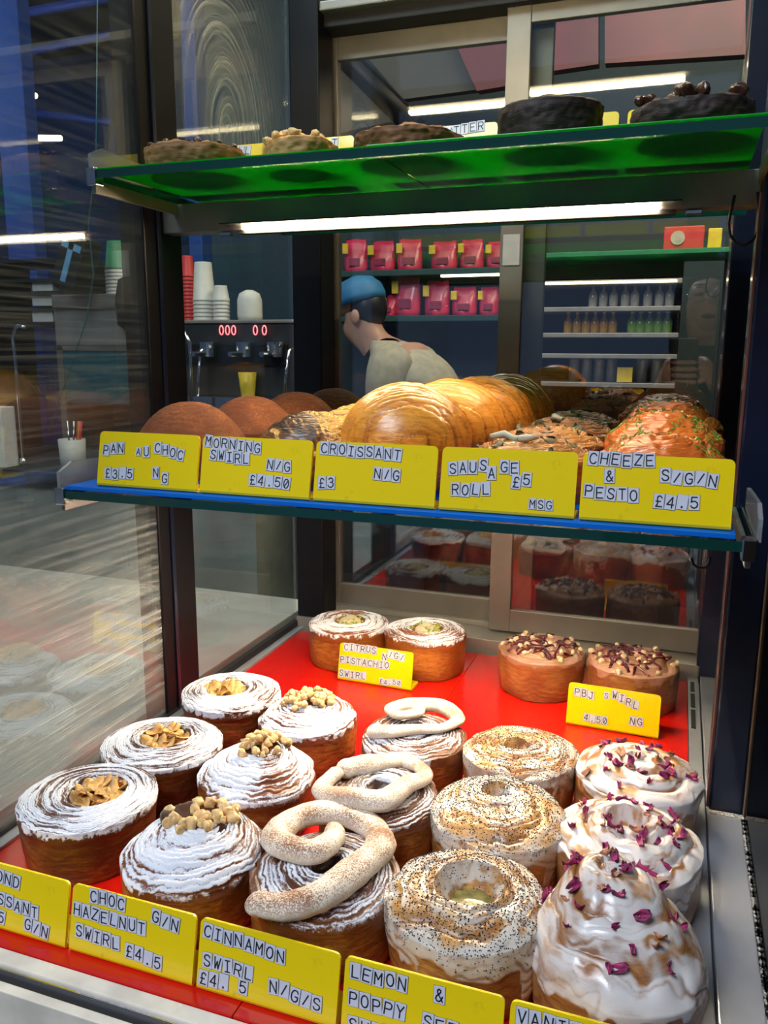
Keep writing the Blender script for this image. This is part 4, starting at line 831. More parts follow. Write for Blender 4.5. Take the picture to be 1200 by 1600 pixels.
# ================================================================== BEHIND THE CASE: LEFT, THE COFFEE COUNTER
def bxp(mb, x0, y0, x1, y1, Y, depth, bev=0.0):      # box whose front face spans photo pixels (x0,y0)-(x1,y1) at depth Y
    a, b = at(x0, (y0+y1)/2, Y), at(x1, (y0+y1)/2, Y); c, d = at((x0+x1)/2, y0, Y), at((x0+x1)/2, y1, Y)
    return mb.box(a.x, b.x, Y, Y+depth, d.z, c.z, bev)
def whole(name, mb, mat, label, cat, group=None, smooth=False): return tag(mb.done(name, mat, None, smooth), label, cat, group)
M_['counter'] = brushed('counter_steel', (0.55, 0.53, 0.46), 0.5, 0, 0.4)
M_['fascia'] = plain('counter_fascia', (0.30, 0.31, 0.25), 0.55, var=0.3, vs=3)
M_['teal'] = plain('teal_glass', (0.02, 0.10, 0.12), 0.2)
M_['greencup'] = plain('green_paper_cup', (0.02, 0.20, 0.075), 0.5)
M_['redcup'] = plain('red_paper_cup', (0.55, 0.03, 0.03), 0.5)
M_['whitecup'] = plain('white_paper_cup', (0.62, 0.60, 0.54), 0.5, var=0.05)
M_['amber'] = plain('amber_drink', (0.62, 0.30, 0.02), 0.2, coat=0.5); M_['lime'] = plain('lime_drink', (0.25, 0.42, 0.03), 0.2, coat=0.5)
M_['clearb'] = plain('pale_bottle', (0.50, 0.44, 0.33), 0.15, coat=0.6)
M_['bag'] = plain('pink_bag', (0.62, 0.03, 0.09), 0.35, var=0.2, vs=14, coat=0.3); M_['bagy'] = plain('bag_yellow', (0.72, 0.50, 0.03), 0.4)
M_['shelfm'] = plain('dark_green_shelf', (0.012, 0.055, 0.055), 0.45)
M_['skin'] = plain('skin', (0.50, 0.27, 0.18), 0.5, var=0.06); M_['skin2'] = plain('skin_light', (0.58, 0.34, 0.24), 0.5, var=0.06)
M_['hair'] = plain('dark_hair', (0.010, 0.007, 0.006), 0.4, bump=0.5, bs=60); M_['tee'] = plain('beige_tshirt', (0.42, 0.38, 0.28), 0.8)
M_['cap'] = plain('blue_cap', (0.02, 0.16, 0.34), 0.6); M_['jacket'] = plain('black_jacket', (0.012, 0.013, 0.018), 0.8)
M_['apron'] = plain('dark_apron', (0.03, 0.035, 0.04), 0.8); M_['jeans'] = plain('dark_trousers', (0.02, 0.025, 0.04), 0.8)
# worktop beside the case
e = empty('steel_worktop', (-0.75, 0.35, FZ), 0, 'low brushed steel worktop standing left of the display case', 'worktop')
def ep(e, name, mb, mat, **k): o = mb.done(name, mat, e, **k); o.location = -Vector(e.location); return o
ep(e, 'worktop', MB().box(-1.60, -0.105, -0.20, 0.87, -0.045, -0.015, 0.003), M_['counter'])
ep(e, 'base', MB().box(-1.58, -0.115, -0.18, 0.85, FZ+0.002, -0.045), M_['doorsteel'])
# back counter with machines
cz = -0.06
e = empty('coffee_counter', (-1.3, 2.5, FZ), 0, 'long coffee counter with an olive grey front behind the left glass', 'counter')
ep(e, 'worktop', MB().box(-2.9, -0.93, 2.18, 2.95, cz-0.05, cz, 0.004), M_['blackmatte'])
ep(e, 'front_panel', MB().box(-2.88, -0.95, 2.22, 2.90, FZ+0.001, cz-0.05), M_['fascia'])
# espresso machine
Ym = 2.45; e = empty('espresso_machine', (at(370, 600, Ym).x, Ym, cz), 0, 'black espresso machine with rows of red ringed buttons, cups stacked on top', 'coffee machine')
ztop = at(370, 500, Ym).z
xa, xb = at(272, 560, Ym).x, at(462, 560, Ym).x
ep(e, 'body', MB().box(xa, xb, Ym, Ym+0.42, cz+0.30, ztop-0.01, 0.012), M_['blackmatte'])
ep(e, 'base', MB().box(xa, xb, Ym-0.02, Ym+0.42, cz+0.002, cz+0.09, 0.01), M_['steelx'])
ep(e, 'back_panel', MB().box(xa+.01, xb-.01, Ym+0.2, Ym+0.40, cz+0.09, cz+0.30), M_['steelx'])
ep(e, 'cup_tray', MB().box(xa, xb, Ym-0.01, Ym+0.42, ztop-0.012, ztop, 0.003), M_['steelx'])
ep(e, 'drip_tray', MB().box(xa+.02, xb-.02, Ym-0.09, Ym+0.1, cz+0.09, at(388, 620, Ym-.04).z, 0.004), M_['chrome'])
ep(e, 'front_plate', MB().box(xa+.03, xb-.03, Ym-0.012, Ym, cz+0.42, cz+0.50, 0.003), M_['black'])
M_['redglow'] = emit('red_button_ring', (1.0, 0.06, 0.08), 2.2)
for px in (346, 355.5, 365, 399, 413):
    c = at(px, 516, Ym-0.014); a = [(c.x+0.0085*math.cos(q), c.y, c.z+0.017*math.sin(q)) for q in [i*2*math.pi/14 for i in range(15)]]
    ep(e, 'button_ring', MB().tube(a, 0.0026, 6), M_['redglow'])
for px in (325, 382, 430):
    c = at(px, 545, Ym-0.03); ep(e, 'group_head', MB().cyl((c.x, c.y, c.z-0.03), 0.03, 0.034, 0.055, 20).cyl((c.x, c.y-0.11, c.z-0.02), 0.010, 0.012, 0.11, 12, 'Y'), M_['chrome'])
for px in (318, 455):
    c = at(px, 540, Ym-0.05); ep(e, 'steam_wand', MB().tube([(c.x, c.y+.03, c.z), (c.x, c.y-.02, c.z-.02), (c.x-.01, c.y-.03, c.z-.12), (c.x-.015, c.y-.03, c.z-.22)], 0.006), M_['chrome'])
# cups
def cup_stack(px0, px1, ytop, ybody, ybase, Y, mat, rimmat, lab, grp, zb=None, n=None):
    a, b = at(px0, ytop, Y), at(px1, ytop, Y); r = (b.x-a.x)/2; cx = (a.x+b.x)/2; zt = at((px0+px1)/2, ytop, Y).z; zbd = at((px0+px1)/2, ybody, Y).z; z0 = at((px0+px1)/2, ybase, Y).z if zb is None else zb
    h = zt-zbd; n = n or max(1, int((zbd-z0)/0.014)); pitch = (zbd-z0)/max(1, n)
    first = MB().lathe([(r*1.0, 0), (r*1.05, 0.003), (r*1.02, 0.008), (r*0.98, 0.010), (r*0.76, h-0.004), (r*0.73, h), (r*0.2, h-0.001)], seg=24)
    f = first.done('paper_cup', [mat], None, True)
    for k in range(n+1):
        o = f if k == 0 else f.copy()
        if k: COL.objects.link(o)
        o.location = (cx, Y+0.05, zbd-pitch*k); tag(o, lab if n else lab, 'paper cup', grp)
        if k == 1:
            f2 = MB().lathe([(r*1.0, 0), (r*1.05, 0.003), (r*1.02, 0.008), (r*0.98, 0.010), (r*0.76, h-0.004), (r*0.73, h), (r*0.2, h-0.001)], seg=24).done('paper_cup', [rimmat], None, True); me2 = f2.data; bpy.data.objects.remove(f2)
        if k: o.data = me2
zs = ztop
# the grinder / oven unit under the green stacks
Yo = 2.40; e = empty('steel_cabinet', (at(160, 600, Yo).x, Yo, cz), 0, 'steel countertop cabinet with a dark glass front under the green paper cups', 'cabinet')
xa, xb = at(92, 600, Yo).x, at(232, 600, Yo).x; zt = at(150, 482, Yo).z; zm_ = at(150, 540, Yo).z; zb_ = at(150, 630, Yo).z
ep(e, 'hood', MB().box(at(86, 480, Yo).x, at(197, 480, Yo).x, Yo-0.02, Yo+0.35, zt, zt+0.055, 0.006), M_['doorsteel'])
ep(e, 'top_section', MB().box(xa, at(200, 500, Yo).x, Yo, Yo+0.35, zm_, zt, 0.004), M_['steelx'])
ep(e, 'frame', MB().box(xa, xb, Yo, Yo+0.35, cz+0.002, cz+0.06).box(xa, xa+.03, Yo, Yo+.35, cz+.06, zm_).box(xb-.03, xb, Yo, Yo+.35, cz+.06, zm_).box(xa, xb, Yo, Yo+.35, zm_-.02, zm_-.001).box(xa+.03, xb-.03, Yo+.30, Yo+.35, cz+.06, zm_-.02), M_['doorsteel'])
ep(e, 'shelf', MB().box(xa+.03, xb-.03, Yo+.02, Yo+.30, zb_-.01, zb_), M_['doorsteel'])
ep(e, 'glass_front', MB().box(xa+.03, xb-.03, Yo+0.005, Yo+0.010, zb_, zm_-.02), M_['teal'])
for i, px in enumerate((150, 162, 176, 190, 203)):
    c = at(px, 0, Yo+.1); whole('small_jug', MB().lathe([(.018, 0), (.022, .01), (.020, .045), (.012, .055), (.013, .065)], (c.x, Yo+.12, cz+.0605)), M_['whitecup'], 'small white jug on the bottom shelf of the steel cabinet', 'jug', 'white jugs in the steel cabinet', True)
cup_stack(153, 187, 375, 420, 478, Yo+0.05, M_['greencup'], M_['whitecup'], 'green paper cup nested in the taller green topped stack on the steel cabinet', 'green topped tall cup stack', zt+.056)
cup_stack(189, 221, 380, 413, 478, Yo+0.10, M_['greencup'], M_['whitecup'], 'green paper cup nested in the shorter stack right of the tallest green one', 'green topped short cup stack', zt+.056)
cup_stack(272, 291, 398, 432, 500, Ym+0.12, M_['redcup'], M_['redcup'], 'red paper cup in the nested red stack on the espresso machine', 'red cup stack', zs+.001)
cup_stack(291, 322, 408, 470, 500, Ym+0.06, M_['whitecup'], M_['whitecup'], 'tall white paper cup in the tallest white stack on the espresso machine', 'tall white cup stack', zs+.001)
cup_stack(323, 346, 445, 470, 500, Ym+0.04, M_['whitecup'], M_['whitecup'], 'small white paper cup in the short nested stack on the espresso machine', 'small white cup stack', zs+.001)
c = at(383, 495, Ym+.08); w_ = (at(401, 495, Ym).x-at(365, 495, Ym).x)/2
whole('milk_jug', MB().lathe([(w_*.95, 0), (w_, .02), (w_*.98, .08), (w_*.8, .105), (w_*.3, .118)], (c.x, Ym+.12, zs+.001)), M_['whitecup'], 'round white tub standing on the right of the espresso machine top', 'tub', None, True)
# things in front of the machines
c = at(388, 600, Ym-.04); whole('yellow_cup', MB().lathe([(.020, 0), (.026, .002), (.035, .092), (.033, .092), (.024, .01)], (c.x, Ym-.045, at(388, 620, Ym-.04).z+.0008)), M_['bagy'], 'bright yellow cup in front of the espresso machine', 'cup', None, True)
pts = [at(x, y, 2.28) for x, y in ((298, 700), (298, 560), (296, 535), (289, 520), (281, 514), (276, 520))]; pts[0].z = cz+.002
whole('swan_neck_tap', MB().tube(pts, 0.007).cyl((pts[0].x, pts[0].y, cz+.001), .016, .012, .03), M_['chrome'], 'thin chrome swan neck tap left of the espresso machine', 'tap', None, True)
pts = [at(x, y, 2.3) for x, y in ((35, 700), (24, 560), (20, 530), (24, 514), (30, 508), (40, 512))]; pts[0].z = cz+.002
whole('swan_neck_tap', MB().tube(pts, 0.007).cyl((pts[0].x, pts[0].y, cz+.001), .016, .012, .03), M_['chrome'], 'chrome swan neck tap beside the blue steel column', 'tap', None, True)
c = at(113, 700, 2.23); e = empty('utensil_pot', (c.x, 2.23, cz), 0, 'clear utensil pot with red handles sticking out on the coffee counter', 'pot')
MB().lathe([(.040, 0.001), (.046, .002), (.052, .13), (.049, .13), (.044, .01)]).done('pot', M_['whitecup'], e, True)
for dx, mt, nm in ((-.018, 'chrome', 'spoon'), (.006, 'chrome', 'spoon'), (.024, 'redcup', 'red_handle'), (.032, 'redcup', 'red_handle'), (0.03, 'bagy', 'yellow_handle')):
    MB().tube([(dx*.4, 0, .02), (dx, .005, .12), (dx*1.3, .01, .20)], .007 if nm != 'spoon' else .004).done(nm, M_[mt], e, True)
whole('white_box', bxp(MB(), -40, 636, 4, 735, 2.22, .08, .004), M_['white'], 'white box at the far left end of the coffee counter', 'box')
for i, (y0, y1) in enumerate(((440, 455), (458, 478), (482, 503))):
    whole('white_carton', bxp(MB(), 50, y0, 82, y1, 2.62, .18, .003), M_['whitecup'], 'white carton stacked on the dark rack behind the blue column, number %s from the top' % ('one', 'two', 'three')[i], 'carton', 'cartons on the rack')
e = empty('dark_rack', (at(40, 600, 2.6).x, 2.6, cz), 0, 'dark metal rack with flat trays behind the blue column', 'rack')
for y in (405, 436, 457, 480, 505, 560): ep(e, 'tray_level', bxp(MB(), -30, y, 100, y+5, 2.6, .3), M_['blackmatte'])
for x in (-28, 96): 
    a = at(x, 500, 2.6); ep(e, 'upright', MB().box(a.x, a.x+.02, 2.6, 2.9, cz+.001, at(x, 400, 2.6).z), M_['blackmatte'])
c = at(120, 410, 2.3); o = MB().box(-.055, .055, -.05, .05, -.10, .10, .006).done('menu_box', M_['blackmatte']); e = empty('black_box', c, 0, 'tilted black box marked with crossed blue tape, hanging beside the green cups', 'box')
MB().box(-.004, .004, -.004, .004, .1, .99).done('hanging_rod', M_['blackmatte'], e); o.parent = e; o2 = MB().box(-.012, .012, -.053, -.0505, -.08, .07).box(-.045, .045, -.053, -.0505, .045, .07).done('blue_tape', plain('blue_tape', (.15, .38, .6), .5), e); e.rotation_euler = (0, R_(22), 0)
whole('drip_bag', MB().lathe([(.02, 0), (.055, .03), (.06, .12), (.045, .20), (.01, .22)], (at(207, 520, 2.38).x, 2.38, at(207, 520, 2.38).z)), M_['blackmatte'], 'black rounded hopper right of the green cups', 'hopper', None, True)
pts = [at(x, y, 2.1) for x, y in ((70, 690), (105, 590), (135, 500), (146, 430), (138, 350), (150, 250), (155, -300))]
whole('thin_hose', MB().tube(pts, .0022), M_['teal'], 'thin teal hose running diagonally down in front of the steel cabinet', 'hose', None, True)
# blue column
a, b = at(24, 450, 3.05), at(66, 450, 3.05)
whole('steel_column', MB().box(a.x, b.x, 3.02, 3.10, FZ+.001, 3.3, .004), M_['bluem'], 'tall bright blue steel column left of the case', 'column')
a, b = at(312, 400, 3.6), at(332, 400, 3.6)
whole('steel_column', MB().box(a.x, b.x, 3.5, 3.6, FZ+.001, 3.3, .004), M_['bluem'], 'distant blue steel column behind the white cups', 'column')
# ceiling beams and tubes in the hall at left
for i, (p, q, Y, lab) in enumerate((((-40, 100), (240, 40), 5.0, 'upper thin blue roof beam in the hall at the top left'), ((-40, 165), (240, 200), 5.4, 'lower blue roof beam crossing the hall at the top left'), ((-40, 35), (240, -15), 4.6, 'topmost blue roof beam in the hall at the top left'))):
    A, B = at(*p, Y), at(*q, Y); whole('roof_beam', MB().tube([A, (A+B)/2, B], .035, 4), M_['bluem'], lab, 'beam', 'blue roof beams')
M_['tubewarm'] = emit('warm_tube', (1.0, .82, .6), 6)
for i, (p, q, lab) in enumerate((((-20, 120), (56, 150), 'bright ceiling tube at the left edge below the topmost beam'), ((0, 215), (95, 216), 'dim ceiling tube lower down at the left edge'))):
    A, B = at(*p, 4.2), at(*q, 4.2); whole('ceiling_tube', MB().tube([A, (A+B)/2, B], .018, 8), M_['tubewarm'], lab, 'ceiling light', 'hall ceiling tubes')
A, B = at(180, 2, 1.4), at(235, -8, 1.4)

# ================================================================== BEHIND THE CASE: BAGS AND BOTTLES
Yb = 3.75
e = empty('wall_shelf', (at(650, 430, Yb).x, Yb, at(650, 420, Yb).z), 0, 'dark green wall shelves carrying pink coffee bags', 'shelf')
zA, zB, zC = at(650, 421, Yb).z, at(650, 493, Yb).z, at(650, 372, Yb).z
xl, xr = at(505, 430, Yb).x, at(850, 430, Yb).x
for z_ in (zA, zB): ep(e, 'shelf_board', MB().box(xl, xr, Yb-.02, Yb+.25, z_-.03, z_, .003), M_['shelfm'])
ep(e, 'led_strip', MB().box(at(690, 440, Yb).x, at(850, 440, Yb).x, Yb-.02, Yb, zA-.042, zA-.031), emit('shelf_led', (1, .85, .6), 5))
ep(e, 'back_board', MB().box(xl, xr, Yb+.25, Yb+.27, zB-.03, zA+.35), M_['wallm'])
def bag(px0, px1, ytop, zb, lab, grp, seed):
    r = random.Random(seed); a, b = at(px0, 420, Yb), at(px1, 420, Yb); W = (b.x-a.x)/2; h = at((px0+px1)/2, ytop, Yb).z-zb
    e = empty('coffee_bag', ((a.x+b.x)/2, Yb+.10, zb+.0005), r.uniform(-.15, .15), lab, 'bag', grp)
    mb = MB(); rows = []; n = 8
    for i, t_ in enumerate(np.linspace(0, 1, n)):
        d = .045*(1-t_**1.6)+.004; w_ = W*(.92+.1*math.sin(t_*3.1))*(1-.10*t_); rows.append([mb.bm.verts.new(v) for v in [(w_*math.cos(q)*(1 if abs(math.cos(q)) > .6 else .93), d*math.sin(q)*(1+.15*math.sin(5*q+seed+i)), h*t_+.004*math.sin(3*q+seed)*t_) for q in [k*2*math.pi/16 for k in range(16)]]])
    for A, B in zip(rows, rows[1:]):
        for k in range(16): mb.bm.faces.new((A[k], A[(k+1) % 16], B[(k+1) % 16], B[k]))
    mb.bm.faces.new(rows[0][::-1]); mb.bm.faces.new(rows[-1]); mb.done('bag', M_['bag'], e, True)
    MB().box(-W*.92, -W*.45, -.052, -.040, h*.55, h*.86, .003).done('yellow_panel', M_['bagy'], e)
    MB().box(-W*.4, W*.5, -.0545, -.046, h*.18, h*.42, .003).done('logo_patch', plain('dark_patch', (.25, .02, .06), .5), e)
pos = ('first', 'second', 'third', 'fourth', 'fifth', 'sixth')
for i, (a, b) in enumerate(((527, 564), (568, 609), (611, 651), (664, 708), (710, 750), (752, 792))): bag(a, b, 371+i % 2*3, zA, 'pink coffee bag, %s from the left on the upper dark shelf' % pos[i], 'pink bags on the upper shelf', i)
for i, (a, b, y) in enumerate(((594, 612, 460), (606, 650, 428), (655, 697, 437), (699, 741, 447), (743, 776, 447))): bag(a, b, y, zB, 'pink coffee bag, %s from the left on the lower dark shelf' % pos[i], 'pink bags on the lower shelf', i+7)
# drinks shelving
Yd = 3.05
e = empty('drinks_shelving', (at(950, 600, Yd).x, Yd, FZ), 0, 'open steel shelving full of bottles behind the right sliding door', 'shelving')
xl, xr = at(822, 500, Yd).x, at(1062, 500, Yd).x
zz = [at(950, y, Yd).z for y in (392, 437, 479, 520, 553, 598)]
for k, z_ in enumerate(zz): ep(e, 'shelf_board', MB().box(xl, xr if k else at(1136, 500, Yd).x, Yd, Yd+.32, z_-.018, z_, .002), M_['steelx'] if k > 0 else M_['greencup'])
for x_, z_ in ((xl, zz[0]+.2), (xr-.02, zz[0]), (at(1130, 500, Yd).x, zz[0]+.1)): ep(e, 'upright', MB().box(x_, x_+.02, Yd+.28, Yd+.32, FZ+.001, z_), M_['blackmatte'])
ep(e, 'back_board', MB().box(xl, xr, Yd+.32, Yd+.34, FZ+.001, zz[0]+.2), M_['blackmatte'])
ep(e, 'led_strip', MB().box(xl+.02, xr-.02, Yd-.006, Yd, zz[1]-.014, zz[1]-.006), emit('fridge_led', (1, .82, .5), 7))
def bottle(px, zb, r, h, mat, lab, grp, dy=.1):
    c = at(px, 500, Yd+dy); e = empty('bottle', (c.x, Yd+dy, zb+.0005), 0, lab, 'bottle', grp)
    MB().lathe([(r*.9, 0), (r, .004), (r, h*.58), (r*.8, h*.68), (r*.38, h*.8), (r*.36, h)], seg=14).done('bottle_body', mat, e, True)
    MB().lathe([(r*.42, h), (r*.42, h+.014)], seg=12).done('cap', M_['whitecup'], e, True)
for k, x in enumerate((925, 941, 957, 975, 990, 1010, 1028, 1044)): bottle(x, zz[2], .018, .085, M_['clearb'], 'small pale glass bottle standing on the second steel shelf of the drinks shelving', 'pale bottles on the drinks shelving')
for k, x in enumerate((888, 902, 916, 930, 944, 958)): bottle(x, zz[3], .018, .078, M_['amber'], 'amber drink bottle in the middle of the drinks shelving', 'amber bottles on the drinks shelving')
for k, x in enumerate((988, 1001, 1015, 1029, 1043)): bottle(x, zz[3], .019, .078, M_['lime'], 'lime green drink bottle right of the amber ones', 'lime bottles on the drinks shelving')
for k, x in enumerate((892, 912, 932, 952, 1000, 1024)): 
    c = at(x, 590, Yd); whole('steel_canister', MB().lathe([(.022, 0), (.022, .085), (.024, .087), (.024, .10), (.006, .104)], (c.x, Yd+.1, zz[5]+.0005), 18), M_['steelx'], 'small steel canister on the lowest visible shelf of the drinks shelving', 'canister', 'steel canisters on the drinks shelving', True)
e2 = empty('red_tin', (at(1068, 378, Yd).x, Yd+.08, zz[0]+.0005), 0, 'red tin box with a round pale emblem on top of the drinks shelving', 'tin')
w_ = (at(1100, 378, Yd).x-at(1036, 378, Yd).x)/2; MB().box(-w_, w_, -.05, .08, 0, .085, .004).done('tin', M_['redcup'], e2); MB().cyl((-w_*.3, -.0545, .042), .026, .026, .005, 20, 'Y').cyl((-w_*.3, -.0555, .042), .015, .015, .005, 16, 'Y').done('round_emblem', M_['clearb'], e2)
whole('yellow_tin', MB().box(at(1106, 378, Yd).x, at(1128, 378, Yd).x, Yd+.04, Yd+.12, zz[0]+.0005, zz[0]+.075, .004), M_['bagy'], 'small mustard yellow tin right of the red tin', 'tin')
whole('yellow_card', bxp(MB(), 964, 574, 988, 597, Yd+.03, .004), M_['bagy'], 'small yellow card among the steel canisters', 'card')
# overhead panels
def panel(name, pts, Y, th, mat, lab, cat):
    mb = MB(); P_ = [at(x, y, Y) for x, y in pts]; mb.prism([(p.x, p.z) for p in P_], (0, Y, 0), (1, 0, 0), (0, 0, 1), (0, 1, 0), th); xs = sorted(p.x for p in P_); zt_ = max(p.z for p in P_)-.1
    for xx in (xs[1]+.02, xs[2]-.02): mb.box(xx-.006, xx+.006, Y+th*.3, Y+th*.6, zt_, 3.301)
    return whole(name, mb, mat, lab, cat)
panel('menu_panel', ((828, 30), (935, 12), (935, 100), (828, 116)), 3.3, .06, M_['redm'], 'dark red overhead panel at top right, left one of the pair', 'panel')
panel('menu_panel', ((945, 10), (1165, -25), (1165, 85), (945, 99)), 3.3, .06, M_['redm'], 'dark red overhead panel at top right, right one of the pair', 'panel')
panel('menu_panel', ((690, 20), (800, -10), (815, 130), (745, 142)), 3.42, .06, M_['redm'], 'dark red overhead panel above the middle door stile', 'panel')
panel('ceiling_panel', ((535, 45), (690, 8), (745, 140), (630, 155)), 3.48, .05, M_['greyp'], 'grey overhead panel between the dark diagonal beam and the red panels', 'panel')
panel('ceiling_panel', ((480, 60), (530, 100), (610, 190), (500, 215)), 3.52, .05, M_['greyp'], 'dim grey overhead panel at the top left of the rear doors', 'panel')
A, B = at(470, 20, 3.3), at(650, 200, 3.3)
whole('roof_beam', MB().tube([A, (A+B)/2, B], .06, 4), M_['black'], 'dark diagonal beam in front of the grey overhead panels', 'beam')

# ================================================================== PEOPLE
def skin_body(name, J, E_, root, mat, parent, sub=2):
    keys = list(J); idx = {k: i for i, k in enumerate(keys)}; me = bpy.data.meshes.new(name)
    me.from_pydata([J[k][0] for k in keys], [(idx[a], idx[b]) for a, b in E_], []); o = bpy.data.objects.new(name, me); COL.objects.link(o); me.materials.append(mat)
    m = o.modifiers.new('skin', 'SKIN'); m.use_smooth_shade = True
    if not me.skin_vertices: me.skin_vertices.new() if hasattr(me.skin_vertices, 'new') else None
    for k in keys:
        sv = me.skin_vertices[0].data[idx[k]]; r = J[k][1]; sv.radius = (r, r) if not hasattr(r, '__len__') else r; sv.use_root = (k == root)
    s_ = o.modifiers.new('sub', 'SUBSURF'); s_.levels = sub; s_.render_levels = sub
    dg = bpy.context.evaluated_depsgraph_get(); me2 = bpy.data.meshes.new_from_object(o.evaluated_get(dg)); me2.name = name
    bpy.data.objects.remove(o); me2.materials.clear(); me2.materials.append(mat); return link(name, me2, mat, parent, True)
def hand(J, E_, pre, wrist, palm, dirs, curl, thumb, r=0.0078):
    J[pre+'palm'] = (palm, 0.020); E_.append((wrist, pre+'palm')); pv = Vector(palm)
    side, fwd, cv = map(Vector, dirs)
    for i, L_ in enumerate((.040, .046, .043, .034)):
        b = pv+side*(.026-.0175*i)+fwd*.030; m_ = b+fwd*L_*.75+cv*L_*curl*.5; t_ = m_+fwd*L_*.2+cv*L_*curl*1.1
        for q, v in (('b', b), ('m', m_), ('t', t_)): J[f'{pre}f{i}{q}'] = (tuple(v), r*(1 if q == 'b' else .92 if q == 'm' else .78))
        E_ += [(pre+'palm', f'{pre}f{i}b'), (f'{pre}f{i}b', f'{pre}f{i}m'), (f'{pre}f{i}m', f'{pre}f{i}t')]
    b = pv+side*.026-fwd*.004; m_ = b+Vector(thumb)*.030; t_ = m_+Vector(thumb)*.012+fwd*.018
    for q, v in (('b', b), ('m', m_), ('t', t_)): J[f'{pre}t{q}'] = (tuple(v), r*1.1 if q != 't' else r*.9)
    E_ += [(pre+'palm', pre+'tb'), (pre+'tb', pre+'tm'), (pre+'tm', pre+'tt')]
# barista behind the case, in profile facing left, leaning over the work
hc = at(560, 492, 2.62)
b = empty('person', (hc.x+.22, 2.62, FZ+.001), 0, 'person in blue cap and beige t-shirt, head bowed, working behind the case', 'person')
O = Vector(b.location); hx, hz = hc.x-O.x, hc.z-O.z
J = dict(pel=((.05, 0, .90), (.13, .15)), wst=((.06, 0, 1.05), (.11, .14)), chs=((.0, 0, 1.26), (.12, .155)), up=((-.05, 0, 1.35), (.055, .07)), nk=((hx+.075, 0, hz-.115), .052), hd0=((hx+.02, 0, hz-.04), (.075, .066)), hd1=((hx+.01, 0, hz+.05), (.088, .074)), hd2=((hx+.015, 0, hz+.095), (.05, .05)))
J.update(jaw=((hx-.055, 0, hz-.075), .030), nose=((hx-.102, 0, hz-.005), .012), nb=((hx-.075, 0, hz+.01), .020))
E_ = [('pel', 'wst'), ('wst', 'chs'), ('chs', 'up'), ('up', 'nk'), ('nk', 'hd0'), ('hd0', 'hd1'), ('hd1', 'hd2'), ('hd0', 'jaw'), ('hd1', 'nb'), ('nb', 'nose')]
SL = {}; SE = []
for s_, t_ in ((-1, 'l'), (1, 'r')):
    J.update({t_+'hip': ((.05, s_*.10, .86), .085), t_+'kn': ((.02, s_*.11, .47), .058), t_+'an': ((.05, s_*.12, .09), .040), t_+'toe': ((-.09, s_*.13, .035), .034),
              t_+'sh': ((-.03, s_*.185, 1.335), .055), t_+'el': ((-.06, s_*.22, 1.07), .040), t_+'wr': ((-.20, s_*.15, 1.00), .027)})
    E_ += [('pel', t_+'hip'), (t_+'hip', t_+'kn'), (t_+'kn', t_+'an'), (t_+'an', t_+'toe'), ('chs', t_+'sh'), (t_+'sh', t_+'el'), (t_+'el', t_+'wr')]
    hand(J, E_, t_, t_+'wr', (-.255, s_*.14, .985), ((0, -s_, 0), (-1, 0, -.15), (0, 0, -1)), .9, (-.5, -s_*.6, -.4))
skin_body('body', J, E_, 'pel', M_['skin'], b)
def garment(name, J, keys, edges, grow, root, mat, parent):
    K = {k: (J[k][0], tuple(np.array(J[k][1])+grow) if hasattr(J[k][1], '__len__') else J[k][1]+grow) for k in keys}; return skin_body(name, K, edges, root, mat, parent)
def top_garment(name, rings, sleeves, mat, parent, seg=28):
    mb = MB(); rr = []
    for (x, y, z, rx, ry) in rings:
        rr.append([mb.bm.verts.new((x+rx*math.cos(q)*(1+.02*math.sin(3*q+z*30)), y+ry*math.sin(q)*(1+.015*math.sin(5*q+z*22)), z)) for q in [2*math.pi*k/seg for k in range(seg)]])
    for A, B in zip(rr, rr[1:]):
        for k in range(seg): mb.bm.faces.new((A[k], A[(k+1) % seg], B[(k+1) % seg], B[k]))
    for pts, rad in sleeves: mb.tube(pts, rad, 16)
    o = mb.done(name, mat, parent, True); m = o.modifiers.new('sub', 'SUBSURF'); m.levels = 1; m.render_levels = 1; return o
def mid(a, b, f): return tuple(Vector(a).lerp(Vector(b), f))
for t_ in 'lr': J[t_+'slv'] = (mid(J[t_+'sh'][0], J[t_+'el'][0], .62), .050); J[t_+'cuf'] = (mid(J[t_+'kn'][0], J[t_+'an'][0], .9), .046)
J['col'] = (mid(J['up'][0], J['nk'][0], .35), .068)
top_garment('tshirt', [(.05, 0, .84, .165, .19), (.055, 0, .96, .155, .18), (.06, 0, 1.08, .150, .18), (.05, 0, 1.18, .155, .192), (.02, 0, 1.27, .155, .205), (-.01, 0, 1.33, .140, .20), (-.045, 0, 1.37, .115, .155), (-.085, 0, 1.395, .080, .090), (-.105, 0, 1.405, .066, .070)],
            [([mid(J[t_+'sh'][0], (0, 0, 1.30), .35), J[t_+'sh'][0], mid(J[t_+'sh'][0], J[t_+'el'][0], .35), J[t_+'slv'][0]], [.085, .085, .074, .068]) for t_ in 'lr'], M_['tee'], b)
garment('trousers', J, ['pel', 'lhip', 'rhip', 'lkn', 'rkn', 'lcuf', 'rcuf'], [('pel', 'lhip'), ('pel', 'rhip'), ('lhip', 'lkn'), ('rhip', 'rkn'), ('lkn', 'lcuf'), ('rkn', 'rcuf')], .012, 'pel', M_['jeans'], b)
MB().tube([(hx+.09, 0, hz-.115+.03), (J['up'][0][0]-.10, .06, 1.30), (J['up'][0][0]-.12, .06, 1.1)], .012).done('apron_strap', M_['apron'], b, True)
MB().ball((hx+.040, 0, hz+.028), (.074, .081, .090), sub=3).done('hair', M_['hair'], b, True)
